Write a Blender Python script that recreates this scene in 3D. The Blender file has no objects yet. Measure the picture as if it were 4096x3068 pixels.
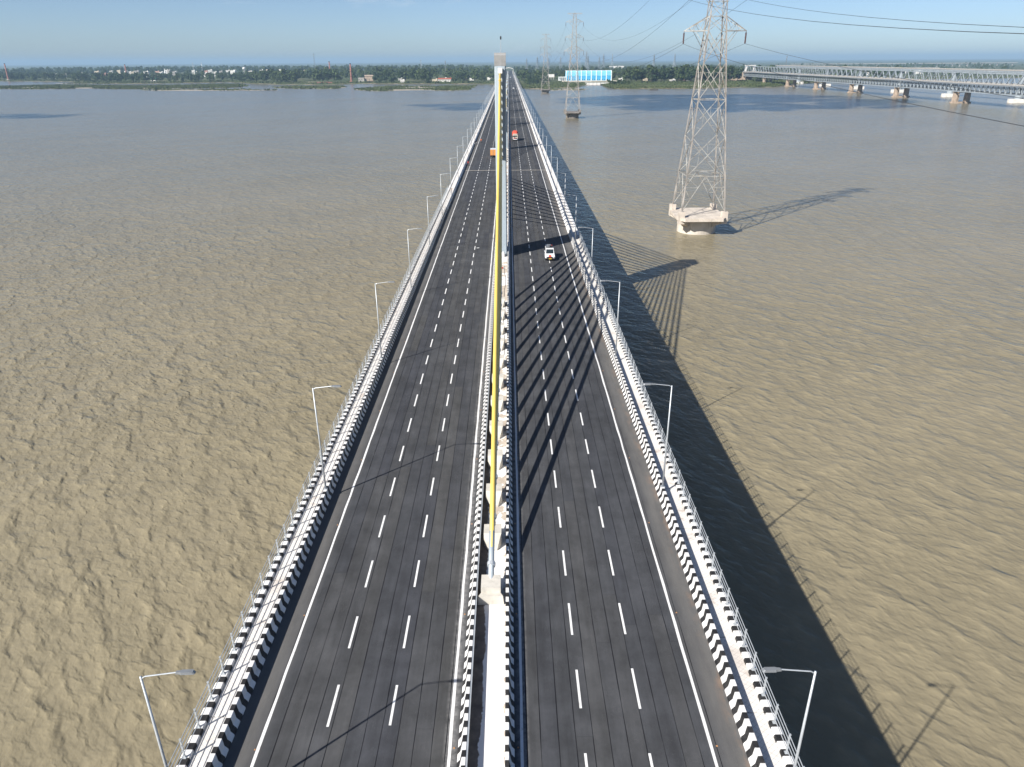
import bpy, math, random
import numpy as np
from mathutils import Vector, Matrix

random.seed(7)
rng = np.random.default_rng(7)
S = bpy.context.scene
COL = S.collection

# ------------------------------------------------------------------ camera
CAM = (1.49, 0.0, 48.0)
cam_d = bpy.data.cameras.new('camera')
cam_d.sensor_width = 36.0
cam_d.lens = 25.49
cam_d.clip_start = 0.5
cam_d.clip_end = 80000
cam = bpy.data.objects.new('camera', cam_d)
COL.objects.link(cam)
cam.location = CAM
PITCH, YAW, ROLL = math.radians(24.036), math.radians(0.106), math.radians(0.36)
cam.rotation_euler = (Matrix.Rotation(-YAW, 3, 'Z') @ Matrix.Rotation(math.pi / 2 - PITCH, 3, 'X') @ Matrix.Rotation(-ROLL, 3, 'Z')).to_euler()
S.camera = cam

# ------------------------------------------------------------------ sky and sun
TO_SUN = Vector((-1.0, -0.9, 1.0)).normalized()
SUN_EL = math.asin(TO_SUN.z)
SUN_AZ = math.atan2(TO_SUN.x, TO_SUN.y)          # from +Y towards +X
W = bpy.data.worlds.new('World')
S.world = W
W.use_nodes = True
wt = W.node_tree
bg = wt.nodes['Background']
sky = wt.nodes.new('ShaderNodeTexSky')
sky.sky_type = 'NISHITA'
sky.sun_disc = False
sky.sun_elevation = SUN_EL
sky.sun_rotation = SUN_AZ
sky.altitude = 300
sky.air_density = 0.63
sky.dust_density = 0.7
sky.ozone_density = 3.4
bg.inputs['Strength'].default_value = 0.0645
# faint small clouds low over the horizon
tc = wt.nodes.new('ShaderNodeTexCoord')
mp = wt.nodes.new('ShaderNodeMapping')
mp.inputs['Scale'].default_value = (7, 7, 22)
nz = wt.nodes.new('ShaderNodeTexNoise')
nz.inputs['Scale'].default_value = 1.7
nz.inputs['Detail'].default_value = 6
nz.inputs['Roughness'].default_value = 0.55
cr = wt.nodes.new('ShaderNodeValToRGB')
cr.color_ramp.elements[0].position = 0.63
cr.color_ramp.elements[0].color = (0, 0, 0, 1)
cr.color_ramp.elements[1].position = 0.78
cr.color_ramp.elements[1].color = (0.34, 0.34, 0.34, 1)
mx = wt.nodes.new('ShaderNodeMixRGB')
mx.inputs['Color2'].default_value = (5.6, 6.4, 7.2, 1)
wt.links.new(tc.outputs['Generated'], mp.inputs['Vector'])
wt.links.new(mp.outputs['Vector'], nz.inputs['Vector'])
wt.links.new(nz.outputs['Fac'], cr.inputs['Fac'])
wt.links.new(cr.outputs['Color'], mx.inputs['Fac'])
wt.links.new(sky.outputs['Color'], mx.inputs['Color1'])
wt.links.new(mx.outputs['Color'], bg.inputs['Color'])

sun_d = bpy.data.lights.new('sun', 'SUN')
sun_d.energy = 4.2
sun_d.angle = math.radians(0.5)
sun_d.color = (1.0, 0.95, 0.875)
sun = bpy.data.objects.new('sun', sun_d)
COL.objects.link(sun)
sun.rotation_euler = TO_SUN.to_track_quat('Z', 'Y').to_euler()
sun.location = (0, 0, 300)

vs = S.view_settings
vs.view_transform = 'Standard'
vs.look = 'None'
vs.exposure = 0.9
vs.gamma = 1.0
S.render.engine = 'CYCLES'
cy = S.cycles
cy.use_denoising = True
cy.max_bounces = 5
cy.diffuse_bounces = 2
cy.glossy_bounces = 2
cy.transmission_bounces = 2
cy.transparent_max_bounces = 6
cy.volume_bounces = 0
cy.caustics_reflective = False
cy.caustics_refractive = False
cy.sample_clamp_indirect = 4.0

RZ = 13.295      # road level above the water (water is z = 0)


# ------------------------------------------------------------------ helpers
class MB:
    """collects shapes, build() links them as one mesh object"""
    def __init__(s):
        s.v, s.f = [], []

    def add(s, vs, fs):
        o = len(s.v)
        s.v += [tuple(p) for p in vs]
        s.f += [tuple(i + o for i in f) for f in fs]
        return s

    def box(s, c, d, rz=0.0, taper=1.0):
        x, y, z = d[0] / 2, d[1] / 2, d[2] / 2
        vs = [(-x, -y, -z), (x, -y, -z), (x, y, -z), (-x, y, -z),
              (-x * taper, -y * taper, z), (x * taper, -y * taper, z), (x * taper, y * taper, z), (-x * taper, y * taper, z)]
        ca, sa = math.cos(rz), math.sin(rz)
        vs = [(c[0] + a * ca - b * sa, c[1] + a * sa + b * ca, c[2] + e) for a, b, e in vs]
        return s.add(vs, [(0, 3, 2, 1), (4, 5, 6, 7), (0, 1, 5, 4), (1, 2, 6, 5), (2, 3, 7, 6), (3, 0, 4, 7)])

    def bar(s, p, q, w, h=None):
        p, q = Vector(p), Vector(q)
        h = h or w
        d = (q - p)
        if d.length < 1e-6:
            return s
        d.normalize()
        up = Vector((0, 0, 1)) if abs(d.z) < 0.95 else Vector((0, 1, 0))
        a = d.cross(up).normalized() * (w / 2)
        b = a.cross(d).normalized() * (h / 2)
        vs = [p - a - b, p + a - b, p + a + b, p - a + b, q - a - b, q + a - b, q + a + b, q - a + b]
        return s.add(vs, [(0, 1, 2, 3), (7, 6, 5, 4), (0, 4, 5, 1), (1, 5, 6, 2), (2, 6, 7, 3), (3, 7, 4, 0)])

    def tube(s, pts, r, n=8, caps=True):
        pts = [Vector(p) for p in pts]
        rs = r if isinstance(r, (list, tuple)) else [r] * len(pts)
        rings = []
        for i, p in enumerate(pts):
            d = (pts[min(i + 1, len(pts) - 1)] - pts[max(i - 1, 0)]).normalized()
            up = Vector((0, 0, 1)) if abs(d.z) < 0.95 else Vector((0, 1, 0))
            a = d.cross(up).normalized()
            b = a.cross(d).normalized()
            rings.append([p + (a * math.cos(t) + b * math.sin(t)) * rs[i] for t in [2 * math.pi * k / n for k in range(n)]])
        vs = [v for rg in rings for v in rg]
        fs = []
        for i in range(len(pts) - 1):
            for k in range(n):
                k2 = (k + 1) % n
                fs.append((i * n + k, i * n + k2, (i + 1) * n + k2, (i + 1) * n + k))
        if caps:
            fs.append(tuple(range(n))[::-1])
            fs.append(tuple(range((len(pts) - 1) * n, len(pts) * n)))
        return s.add(vs, fs)

    def prism_y(s, prof, y0, y1, step=None):
        """profile of (x, z) points swept along y"""
        ys = [y0, y1] if not step else list(np.linspace(y0, y1, max(2, int(round((y1 - y0) / step)) + 1)))
        n = len(prof)
        vs = [(x, y, z) for y in ys for x, z in prof]
        fs = []
        for i in range(len(ys) - 1):
            for k in range(n):
                k2 = (k + 1) % n
                fs.append((i * n + k, i * n + k2, (i + 1) * n + k2, (i + 1) * n + k))
        fs.append(tuple(range(n))[::-1])
        fs.append(tuple((len(ys) - 1) * n + k for k in range(n)))
        return s.add(vs, fs)

    def prism_x(s, prof, x0, x1, shrink=None):
        """profile of (y, z) points swept along x"""
        n = len(prof)
        vs = [(x0, y, z) for y, z in prof] + [(x1, y, z) for y, z in prof]
        fs = [(k, n + k, n + (k + 1) % n, (k + 1) % n) for k in range(n)]
        fs += [tuple(range(n)), tuple(range(n, 2 * n))[::-1]]
        return s.add(vs, fs)

    def prism_z(s, poly, z0, z1, scale=1.0, c=(0, 0)):
        n = len(poly)
        vs = [(x, y, z0) for x, y in poly] + [(c[0] + (x - c[0]) * scale, c[1] + (y - c[1]) * scale, z1) for x, y in poly]
        fs = [(k, (k + 1) % n, n + (k + 1) % n, n + k) for k in range(n)]
        fs += [tuple(range(n))[::-1], tuple(range(n, 2 * n))]
        return s.add(vs, fs)

    def lathe(s, c, prof, n=16):
        vs, fs = [], []
        for r, z in prof:
            for k in range(n):
                t = 2 * math.pi * k / n
                vs.append((c[0] + r * math.cos(t), c[1] + r * math.sin(t), c[2] + z))
        for i in range(len(prof) - 1):
            for k in range(n):
                k2 = (k + 1) % n
                fs.append((i * n + k, i * n + k2, (i + 1) * n + k2, (i + 1) * n + k))
        fs.append(tuple(range(n))[::-1])
        fs.append(tuple(range((len(prof) - 1) * n, len(prof) * n)))
        return s.add(vs, fs)

    def wheel_x(s, c, r, w, n=14):
        vs, fs = [], []
        for x in (-w / 2, w / 2):
            for k in range(n):
                t = 2 * math.pi * k / n
                vs.append((c[0] + x, c[1] + r * math.cos(t), c[2] + r * math.sin(t)))
        for k in range(n):
            k2 = (k + 1) % n
            fs.append((k, k2, n + k2, n + k))
        fs += [tuple(range(n))[::-1], tuple(range(n, 2 * n))]
        return s.add(vs, fs)

    def mesh(s, name, mat=None, smooth=False):
        me = bpy.data.meshes.new(name)
        me.from_pydata(s.v, [], s.f)
        if mat:
            me.materials.append(mat)
        if smooth:
            me.polygons.foreach_set('use_smooth', [True] * len(me.polygons))
        me.update()
        return me

    def build(s, name, mat, parent=None, loc=None, smooth=False):
        return link(name, s.mesh(name, mat, smooth), parent, loc)


def link(name, me, parent=None, loc=None):
    o = bpy.data.objects.new(name, me)
    COL.objects.link(o)
    if parent is not None:
        o.parent = parent
    if loc is not None:
        o.location = loc
    return o


def tag(o, label, cat, group=None):
    o['label'] = label
    o['category'] = cat
    if group:
        o['group'] = group
    return o


def kind(o, k):
    o['kind'] = k
    return o


def thing(name, label, cat, loc=(0, 0, 0), rz=0.0, group=None):
    o = bpy.data.objects.new(name, None)
    COL.objects.link(o)
    o.location = loc
    o.rotation_euler = (0, 0, rz)
    o.empty_display_size = 0.5
    return tag(o, label, cat, group)


KIDS = {}


def copy_thing(o, loc, rz=None, scale=None, label=None, group=None, parent=None):
    c = o.copy()
    COL.objects.link(c)
    c.parent = parent
    if loc is not None:
        c.location = loc
    if rz is not None:
        c.rotation_euler = (0, 0, rz)
    if scale is not None:
        c.scale = scale
    if label:
        c['label'] = label
    if group:
        c['group'] = group
    if o.name not in KIDS:
        KIDS[o.name] = list(o.children)
    for ch in KIDS[o.name]:
        copy_thing(ch, None, parent=c)
    return c


# ------------------------------------------------------------------ materials
class NT:
    def __init__(s, name):
        s.m = bpy.data.materials.new(name)
        s.m.use_nodes = True
        s.t = s.m.node_tree
        s.b = s.t.nodes['Principled BSDF']
        s.out = s.t.nodes['Material Output']
        s._pos = None

    def n(s, typ, **kw):
        nd = s.t.nodes.new('ShaderNode' + typ)
        for k, v in kw.items():
            setattr(nd, k, v)
        return nd

    def l(s, a, b):
        s.t.links.new(a, b)

    def put(s, sock, v):
        if hasattr(v, 'is_linked') or hasattr(v, 'links'):
            s.l(v, sock)
        else:
            if isinstance(v, tuple) and len(v) == 3 and sock.type == 'RGBA':
                v = (*v, 1)
            sock.default_value = v

    def math(s, op, a, b=0.0, c=None, clamp=False):
        nd = s.n('Math', operation=op, use_clamp=clamp)
        s.put(nd.inputs[0], a)
        s.put(nd.inputs[1], b)
        if c is not None:
            s.put(nd.inputs[2], c)
        return nd.outputs[0]

    def pos(s):
        if s._pos is None:
            s._pos = s.n('NewGeometry').outputs['Position']
        return s._pos

    def xyz(s, v=None):
        nd = s.n('SeparateXYZ')
        s.l(v if v is not None else s.pos(), nd.inputs[0])
        return nd.outputs

    def mapping(s, v=None, scale=(1, 1, 1), rot=(0, 0, 0), loc=(0, 0, 0)):
        nd = s.n('Mapping', vector_type='TEXTURE')
        scale = tuple(1.0 / q for q in scale)
        s.l(v if v is not None else s.pos(), nd.inputs[0])
        nd.inputs['Scale'].default_value = scale
        nd.inputs['Rotation'].default_value = rot
        nd.inputs['Location'].default_value = loc
        return nd.outputs[0]

    def noise(s, scale=1.0, detail=4, rough=0.5, v=None, dist=0.0):
        nd = s.n('TexNoise')
        s.l(v if v is not None else s.pos(), nd.inputs['Vector'])
        nd.inputs['Scale'].default_value = scale
        nd.inputs['Detail'].default_value = detail
        nd.inputs['Roughness'].default_value = rough
        nd.inputs['Distortion'].default_value = dist
        return nd.outputs['Fac']

    def ramp(s, fac, stops):
        nd = s.n('ValToRGB')
        s.l(fac, nd.inputs[0])
        el = nd.color_ramp.elements
        while len(el) < len(stops):
            el.new(0.5)
        for e, (p, c) in zip(el, stops):
            e.position = p
            e.color = (*c, 1) if isinstance(c, tuple) else (c, c, c, 1)
        return nd.outputs[0]

    def mix(s, fac, a, b, mode='MIX'):
        nd = s.n('MixRGB', blend_type=mode)
        s.put(nd.inputs[0], fac)
        s.put(nd.inputs[1], a)
        s.put(nd.inputs[2], b)
        return nd.outputs[0]

    def bump(s, h, dist=1.0, strength=1.0, normal=None):
        nd = s.n('Bump')
        nd.inputs['Distance'].default_value = dist
        nd.inputs['Strength'].default_value = strength
        s.l(h, nd.inputs['Height'])
        if normal is not None:
            s.l(normal, nd.inputs['Normal'])
        return nd.outputs[0]

    def set(s, color=None, rough=None, metal=None, spec=None, normal=None):
        if color is not None:
            s.put(s.b.inputs['Base Color'], color)
        if rough is not None:
            s.put(s.b.inputs['Roughness'], rough)
        if metal is not None:
            s.put(s.b.inputs['Metallic'], metal)
        if spec is not None:
            s.put(s.b.inputs['Specular IOR Level'], spec)
        if normal is not None:
            s.l(normal, s.b.inputs['Normal'])
        return s.m


def simple(name, col, rough=0.6, metal=0.0, var=0.15, scale=1.0, spec=0.3):
    t = NT(name)
    n = t.noise(scale, 5, 0.6)
    lo = tuple(c * (1 - var) for c in col)
    hi = tuple(min(1, c * (1 + var)) for c in col)
    return t.set(t.ramp(n, [(0.3, lo), (0.7, hi)]), rough, metal, spec)


M = {}
M['white_paint'] = simple('white_paint', (0.74, 0.74, 0.72), 0.6, 0, 0.10, 1.5)
M['white_wall'] = simple('white_wall', (0.72, 0.70, 0.66), 0.8, 0, 0.10, 0.3)
M['cream_wall'] = simple('cream_wall', (0.60, 0.52, 0.40), 0.8, 0, 0.12, 0.3)
M['pink_wall'] = simple('pink_wall', (0.55, 0.33, 0.27), 0.8, 0, 0.12, 0.3)
M['grey_wall'] = simple('grey_wall', (0.36, 0.34, 0.31), 0.85, 0, 0.2, 0.3)
M['red_roof'] = simple('red_roof', (0.36, 0.10, 0.06), 0.8, 0, 0.2, 0.5)
M['brick'] = simple('brick', (0.29, 0.125, 0.10), 0.85, 0, 0.2, 0.6)
M['soot'] = simple('soot', (0.05, 0.04, 0.04), 0.9)
M['green_sheet'] = simple('green_sheet', (0.03, 0.25, 0.16), 0.5)
M['window_dark'] = simple('window_dark', (0.03, 0.035, 0.04), 0.25, 0, 0.2, 1, 0.5)
M['galv'] = simple('galvanised_steel', (0.50, 0.53, 0.55), 0.42, 0.35, 0.10, 2.0)
M['lamp_grey'] = simple('lamp_grey', (0.24, 0.255, 0.27), 0.45, 0.3, 0.1, 3)
M['black'] = simple('black_rubber', (0.015, 0.015, 0.016), 0.7)
M['chrome'] = simple('bright_metal', (0.55, 0.55, 0.56), 0.3, 0.9, 0.05)
M['glass_dark'] = simple('dark_glass', (0.02, 0.03, 0.035), 0.08, 0, 0.1, 1, 0.6)
M['wire'] = simple('wire', (0.06, 0.065, 0.07), 0.5, 0.3)
M['insulator'] = simple('insulator', (0.085, 0.05, 0.05), 0.35)


def lattice_mat():
    t = NT('tower_steel')
    n = t.noise(0.45, 5, 0.65)
    n2 = t.noise(2.5, 4, 0.6)
    c = t.ramp(n, [(0.36, (0.24, 0.20, 0.16)), (0.5, (0.40, 0.39, 0.36)), (0.75, (0.52, 0.52, 0.49))])
    c = t.mix(t.ramp(n2, [(0.55, 0.0), (0.72, 0.5)]), c, (0.24, 0.17, 0.12))
    return t.set(c, 0.6, 0.15, 0.3)


M['tower_steel'] = lattice_mat()
M['tower_leg'] = simple('rusty_leg_steel', (0.34, 0.31, 0.28), 0.6, 0.1, 0.45, 0.35)
M['truss_steel'] = simple('truss_steel', (0.31, 0.35, 0.38), 0.55, 0.1, 0.15, 0.3)
M['truss_dark'] = simple('truss_dark_steel', (0.20, 0.22, 0.24), 0.6, 0.1, 0.15, 0.3)  # darker grey steel for the truss decks and the dark masts


def stripe_mat(name, ymax, phase, period=0.94, black=0.46):
    """painted black and white blocks up to y = ymax, plain white beyond; dusty and chipped"""
    t = NT(name)
    x, y, z = t.xyz()
    wob = t.math('MULTIPLY', t.math('SUBTRACT', t.noise(3.0, 3), 0.5), 0.05)
    fr = t.math('FRACT', t.math('DIVIDE', t.math('ADD', t.math('SUBTRACT', y, phase), wob), period))
    isb = t.math('MULTIPLY', t.math('LESS_THAN', fr, black), t.math('LESS_THAN', y, ymax))
    dust = t.noise(1.3, 6, 0.65)
    white = t.ramp(dust, [(0.25, (0.52, 0.50, 0.46)), (0.45, (0.72, 0.71, 0.69)), (0.8, (0.80, 0.80, 0.79))])
    blk = t.ramp(t.noise(2.0, 5, 0.6), [(0.3, (0.012, 0.012, 0.013)), (0.75, (0.045, 0.043, 0.042))])
    c = t.mix(isb, white, blk)
    chip = t.ramp(t.noise(9.0, 3, 0.7), [(0.66, 0.0), (0.72, 0.5)])
    c = t.mix(chip, c, (0.30, 0.28, 0.26))
    return t.set(c, 0.6, 0, 0.3, t.bump(t.noise(6, 4), 0.01, 0.6))


def concrete(name, col, var=0.25, scale=0.8, stain=0.5):
    t = NT(name)
    n = t.noise(scale, 7, 0.62)
    lo = tuple(c * (1 - var) for c in col)
    hi = tuple(min(0.9, c * (1 + var)) for c in col)
    c = t.ramp(n, [(0.3, lo), (0.7, hi)])
    x, y, z = t.xyz()
    v = t.mapping(None, (1.6, 1.6, 0.25))
    st = t.ramp(t.noise(1.0, 5, 0.7, v), [(0.55, 0.0), (0.75, stain)])
    c = t.mix(st, c, tuple(q * 0.25 for q in col))
    return t.set(c, 0.85, 0, 0.2, t.bump(t.noise(5, 4), 0.02, 0.5))


M['concrete'] = concrete('concrete', (0.40, 0.38, 0.35))
M['concrete_pale'] = concrete('pale_concrete', (0.58, 0.53, 0.46), 0.18, 0.4, 0.75)
M['cap'] = concrete('cap_concrete', (0.27, 0.27, 0.265), 0.15, 0.8, 0.2)
M['pylon'] = concrete('pylon_paint', (0.36, 0.42, 0.46), 0.06, 0.2, 0.10)
M['rib_paint'] = concrete('rib_paint', (0.50, 0.55, 0.58), 0.06, 0.2, 0.10)
M['stone'] = concrete('pier_stone', (0.38, 0.30, 0.23), 0.3, 0.3, 0.5)
M['block'] = concrete('anchor_concrete', (0.56, 0.53, 0.47), 0.15, 1.2, 0.35)
M['yellow'] = simple('yellow_sheath', (0.68, 0.51, 0.12), 0.42, 0, 0.06, 0.5, 0.4)
M['pipe_grey'] = simple('grey_guide_pipe', (0.42, 0.47, 0.50), 0.45, 0.3, 0.06)


def asphalt_mat():
    t = NT('asphalt')
    oi = t.n('ObjectInfo').outputs['Random']
    base = t.ramp(oi, [(0.0, (0.045, 0.047, 0.054)), (0.4, (0.054, 0.056, 0.061)), (0.8, (0.058, 0.059, 0.062)), (1.0, (0.064, 0.064, 0.064))])
    v = t.mapping(None, (1.2, 0.12, 1))
    n = t.ramp(t.noise(1.0, 6, 0.6, v), [(0.3, 0.80), (0.7, 1.25)])
    c = t.mix(1.0, base, n, 'MULTIPLY')
    n2 = t.ramp(t.noise(0.5, 6, 0.65), [(0.35, 0.80), (0.7, 1.25)])
    c = t.mix(1.0, c, n2, 'MULTIPLY')
    # pale dust along the kerbs and the painted edge line
    x, y, z = t.xyz()
    ax = t.math('ABSOLUTE', x)
    d = t.math('MULTIPLY', t.math('SUBTRACT', ax, 12.2), 0.9, clamp=True)
    dn = t.ramp(t.noise(0.8, 6, 0.7, t.mapping(None, (1.5, 0.3, 1))), [(0.3, 0.45), (0.7, 1.0)])
    c = t.mix(t.math('MULTIPLY', t.math('MULTIPLY', d, dn), 0.85), c, (0.150, 0.145, 0.138))
    d2 = t.math('SUBTRACT', 1.0, t.math('MULTIPLY', t.math('ABSOLUTE', t.math('SUBTRACT', ax, 2.0)), 2.2), clamp=True)
    dn2 = t.ramp(t.noise(2.2, 6, 0.75), [(0.36, 0.05), (0.68, 0.85)])
    c = t.mix(t.math('MULTIPLY', d2, dn2), c, (0.38, 0.375, 0.37))
    # brown silt against the outer barrier
    d3 = t.math('MULTIPLY', t.math('SUBTRACT', x, 13.55), 1.8, clamp=True)
    dn3 = t.ramp(t.noise(0.9, 6, 0.7, t.mapping(None, (1.0, 0.35, 1))), [(0.47, 0.0), (0.66, 0.8)])
    c = t.mix(t.math('MULTIPLY', d3, dn3), c, (0.22, 0.155, 0.115))
    # stone speckle in rows
    vo = t.n('TexVoronoi')
    t.l(t.mapping(None, (7, 5, 1)), vo.inputs['Vector'])
    sp = t.math('MULTIPLY', t.math('LESS_THAN', vo.outputs['Distance'], 0.15), t.ramp(t.noise(0.35, 4), [(0.40, 0.0), (0.60, 0.75)]))
    c = t.mix(sp, c, (0.26, 0.25, 0.235))
    return t.set(c, 0.85, 0, 0.25, t.bump(t.noise(14, 3), 0.01, 0.5))


M['asphalt'] = asphalt_mat()
M['seam'] = simple('bitumen_seam', (0.010, 0.010, 0.013), 0.7)


def marking_mat():
    t = NT('thermoplastic_white')
    n = t.noise(4.0, 5, 0.7)
    c = t.ramp(n, [(0.25, (0.42, 0.41, 0.39)), (0.42, (0.74, 0.74, 0.73)), (0.9, (0.80, 0.80, 0.80))])
    return t.set(c, 0.6, 0, 0.3)


M['marking'] = marking_mat()


def footway_mat():
    t = NT('footway_paving')
    x, y, z = t.xyz()
    n = t.noise(0.7, 6, 0.65)
    c = t.ramp(n, [(0.28, (0.46, 0.38, 0.32)), (0.42, (0.70, 0.67, 0.63)), (0.8, (0.78, 0.77, 0.75))])
    sp = t.ramp(t.noise(0.09, 3, 0.5, t.mapping(None, (0.2, 1, 1))), [(0.60, 0.0), (0.68, 0.55)])
    c = t.mix(sp, c, (0.42, 0.32, 0.26))
    # diamond scoring
    for sgn in (1, -1):
        u = t.math('ADD', t.math('MULTIPLY', x, 0.8 * sgn), y)
        fr = t.math('FRACT', t.math('DIVIDE', u, 0.34))
        ln = t.math('MULTIPLY', t.math('LESS_THAN', fr, 0.11), 0.45)
        c = t.mix(ln, c, (0.34, 0.33, 0.31))
    return t.set(c, 0.8, 0, 0.2)


M['footway'] = footway_mat()


def median_mat():
    t = NT('median_floor')
    x, y, z = t.xyz()
    rag = t.math('MULTIPLY', t.math('SUBTRACT', t.noise(2.5, 7, 0.75), 0.5), 0.5)
    rag2 = t.math('MULTIPLY', t.math('SUBTRACT', t.noise(0.25, 3, 0.5), 0.5), 0.9)
    e = t.math('ADD', t.math('ADD', x, rag), rag2)
    bare = t.math('LESS_THAN', e, -0.42)
    far = t.math('MULTIPLY', t.math('GREATER_THAN', y, 43.0), t.math('GREATER_THAN', t.noise(0.35, 5, 0.6), 0.52))
    white = t.ramp(t.noise(1.4, 6, 0.7), [(0.2, (0.62, 0.58, 0.53)), (0.4, (0.78, 0.77, 0.75)), (0.8, (0.82, 0.81, 0.80))])
    brown = t.ramp(t.noise(1.2, 7, 0.7), [(0.3, (0.13, 0.105, 0.085)), (0.7, (0.27, 0.225, 0.185))])
    tan = t.ramp(t.noise(1.2, 7, 0.7), [(0.3, (0.40, 0.34, 0.28)), (0.7, (0.58, 0.52, 0.45))])
    c = t.mix(far, white, tan)
    edge = t.math('GREATER_THAN', t.math('ADD', x, t.math('MULTIPLY', t.math('SUBTRACT', t.noise(0.9, 6, 0.7), 0.5), 1.1)), 1.02)
    c = t.mix(edge, c, tan)
    c = t.mix(bare, c, brown)
    return t.set(c, 0.85, 0, 0.2)


M['median'] = median_mat()


def water_mat():
    t = NT('muddy_water')
    ang = math.radians(37)
    D = (math.cos(ang), math.sin(ang), 0)

    def steep(sc, asp, k, seed, det, rough=0.5, da=0.0):
        """noise waves whose fronts lean along the wind"""
        mp_ = lambda v: t.mapping(v, (sc, sc / asp, 1), (0, 0, ang + da), (seed, seed * 0.7, 0))
        a = t.noise(1.0, 1, 0.5, mp_(None))
        vm = t.n('VectorMath', operation='SCALE')
        vm.inputs[0].default_value = D
        t.l(t.math('MULTIPLY_ADD', a, k, -0.5 * k), vm.inputs['Scale'])
        va = t.n('VectorMath', operation='SUBTRACT')
        t.l(t.pos(), va.inputs[0])
        t.l(vm.outputs[0], va.inputs[1])
        return t.noise(1.0, det, rough, mp_(va.outputs[0]))
    b1 = steep(0.40, 1.8, 2.4, 0.0, 2, 0.45)
    b2 = steep(0.95, 1.6, 1.0, 13.0, 2, 0.45, 0.2)
    b3 = steep(2.6, 1.8, 0.3, 31.0, 2, 0.5, -0.25)
    b0 = t.noise(1.0, 2, 0.5, t.mapping(None, (0.11, 0.05, 1), (0, 0, ang)))
    streak = t.noise(1.0, 3, 0.6, t.mapping(None, (1.2, 6.0, 1), (0, 0, ang + 0.15)))
    patch = t.ramp(t.noise(0.013, 4, 0.55, t.mapping(None, (0.55, 1.0, 1), (0, 0, ang))), [(0.32, 0.6), (0.68, 1.15)])
    h = t.math('ADD', t.math('MULTIPLY', b1, 0.80), t.math('MULTIPLY', b2, 0.38))
    h = t.math('ADD', h, t.math('MULTIPLY', b3, 0.06))
    h = t.math('ADD', h, t.math('MULTIPLY', b0, 0.9))
    h = t.math('ADD', h, t.math('MULTIPLY', streak, 0.028))
    h = t.math('MULTIPLY', h, patch)
    n1 = t.noise(0.02, 5, 0.6, t.mapping(None, (0.5, 1, 1), (0, 0, ang)))
    col = t.ramp(n1, [(0.25, (0.205, 0.178, 0.118)), (0.5, (0.232, 0.202, 0.136)), (0.75, (0.258, 0.224, 0.152))])
    # paler, yellower tone where the wave pattern is high
    crest = t.ramp(t.math('ADD', t.math('MULTIPLY', b1, 0.5), t.math('MULTIPLY', b2, 0.5)), [(0.48, 0.0), (0.70, 0.6)])
    col = t.mix(crest, col, (0.335, 0.287, 0.185))
    # cloudy water: the light from within is soft, the surface itself is a sharp dielectric mirror
    soft = t.n('BsdfDiffuse')
    t.l(col, soft.inputs['Color'])
    t.l(t.bump(h, 1.0, 0.75), soft.inputs['Normal'])
    mir = t.n('BsdfGlossy')
    mir.inputs['Roughness'].default_value = 0.17
    hard = t.bump(h, 1.0, 0.75)
    t.l(hard, mir.inputs['Normal'])
    fr = t.n('Fresnel')
    fr.inputs['IOR'].default_value = 1.18
    t.l(t.bump(h, 1.0, 0.6), fr.inputs['Normal'])
    ms = t.n('MixShader')
    t.l(fr.outputs[0], ms.inputs[0])
    t.l(soft.outputs[0], ms.inputs[1])
    t.l(mir.outputs[0], ms.inputs[2])
    t.t.nodes.remove(t.b)
    t.l(ms.outputs[0], t.out.inputs['Surface'])
    return t.m


M['water'] = water_mat()


def ground_mat():
    t = NT('river_plain')
    n = t.noise(0.006, 6, 0.6)
    c = t.ramp(n, [(0.3, (0.055, 0.075, 0.032)), (0.5, (0.085, 0.105, 0.045)), (0.68, (0.16, 0.145, 0.085)), (0.8, (0.10, 0.11, 0.05))])
    n2 = t.ramp(t.noise(0.05, 5, 0.65), [(0.35, 0.7), (0.7, 1.25)])
    c = t.mix(1.0, c, n2, 'MULTIPLY')
    return t.set(c, 0.95, 0, 0.1)


M['ground'] = ground_mat()


def shore_mat():
    t = NT('sand_and_grass')
    n = t.noise(0.03, 6, 0.65)
    c = t.ramp(n, [(0.36, (0.30, 0.255, 0.19)), (0.47, (0.20, 0.18, 0.11)), (0.56, (0.095, 0.115, 0.05)), (0.75, (0.07, 0.095, 0.04))])
    return t.set(c, 0.95, 0, 0.1)


M['shore'] = shore_mat()
M['sand'] = simple('sandbar', (0.31, 0.275, 0.215), 0.95, 0, 0.25, 0.05)


def leaf_mat(name, a, b, c):
    t = NT(name)
    oi = t.n('ObjectInfo').outputs['Random']
    n = t.noise(0.035, 3, 0.5)
    f = t.math('ADD', t.math('MULTIPLY', oi, 0.45), t.math('MULTIPLY', n, 0.6))
    col = t.ramp(f, [(0.15, a), (0.5, b), (0.85, c)])
    n2 = t.ramp(t.noise(0.5, 3, 0.6), [(0.3, 0.72), (0.7, 1.3)])
    col = t.mix(1.0, col, n2, 'MULTIPLY')
    return t.set(col, 0.75, 0, 0.15)


M['leaf'] = leaf_mat('foliage', (0.024, 0.042, 0.016), (0.036, 0.060, 0.020), (0.062, 0.085, 0.028))
M['grass'] = leaf_mat('reeds', (0.060, 0.080, 0.030), (0.085, 0.105, 0.042), (0.13, 0.13, 0.065))
M['bark'] = simple('bark', (0.11, 0.085, 0.06), 0.9, 0, 0.25)

# ------------------------------------------------------------------ water, land
WX, WY0, WY1 = 9000, -6000, 3000
wmb = MB()
wmb.add([(-WX, WY0, 0), (WX, WY0, 0), (WX, WY1, 0), (-WX, WY1, 0)], [(0, 1, 2, 3)])
kind(wmb.build('river_water', M['water']), 'structure')

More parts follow.
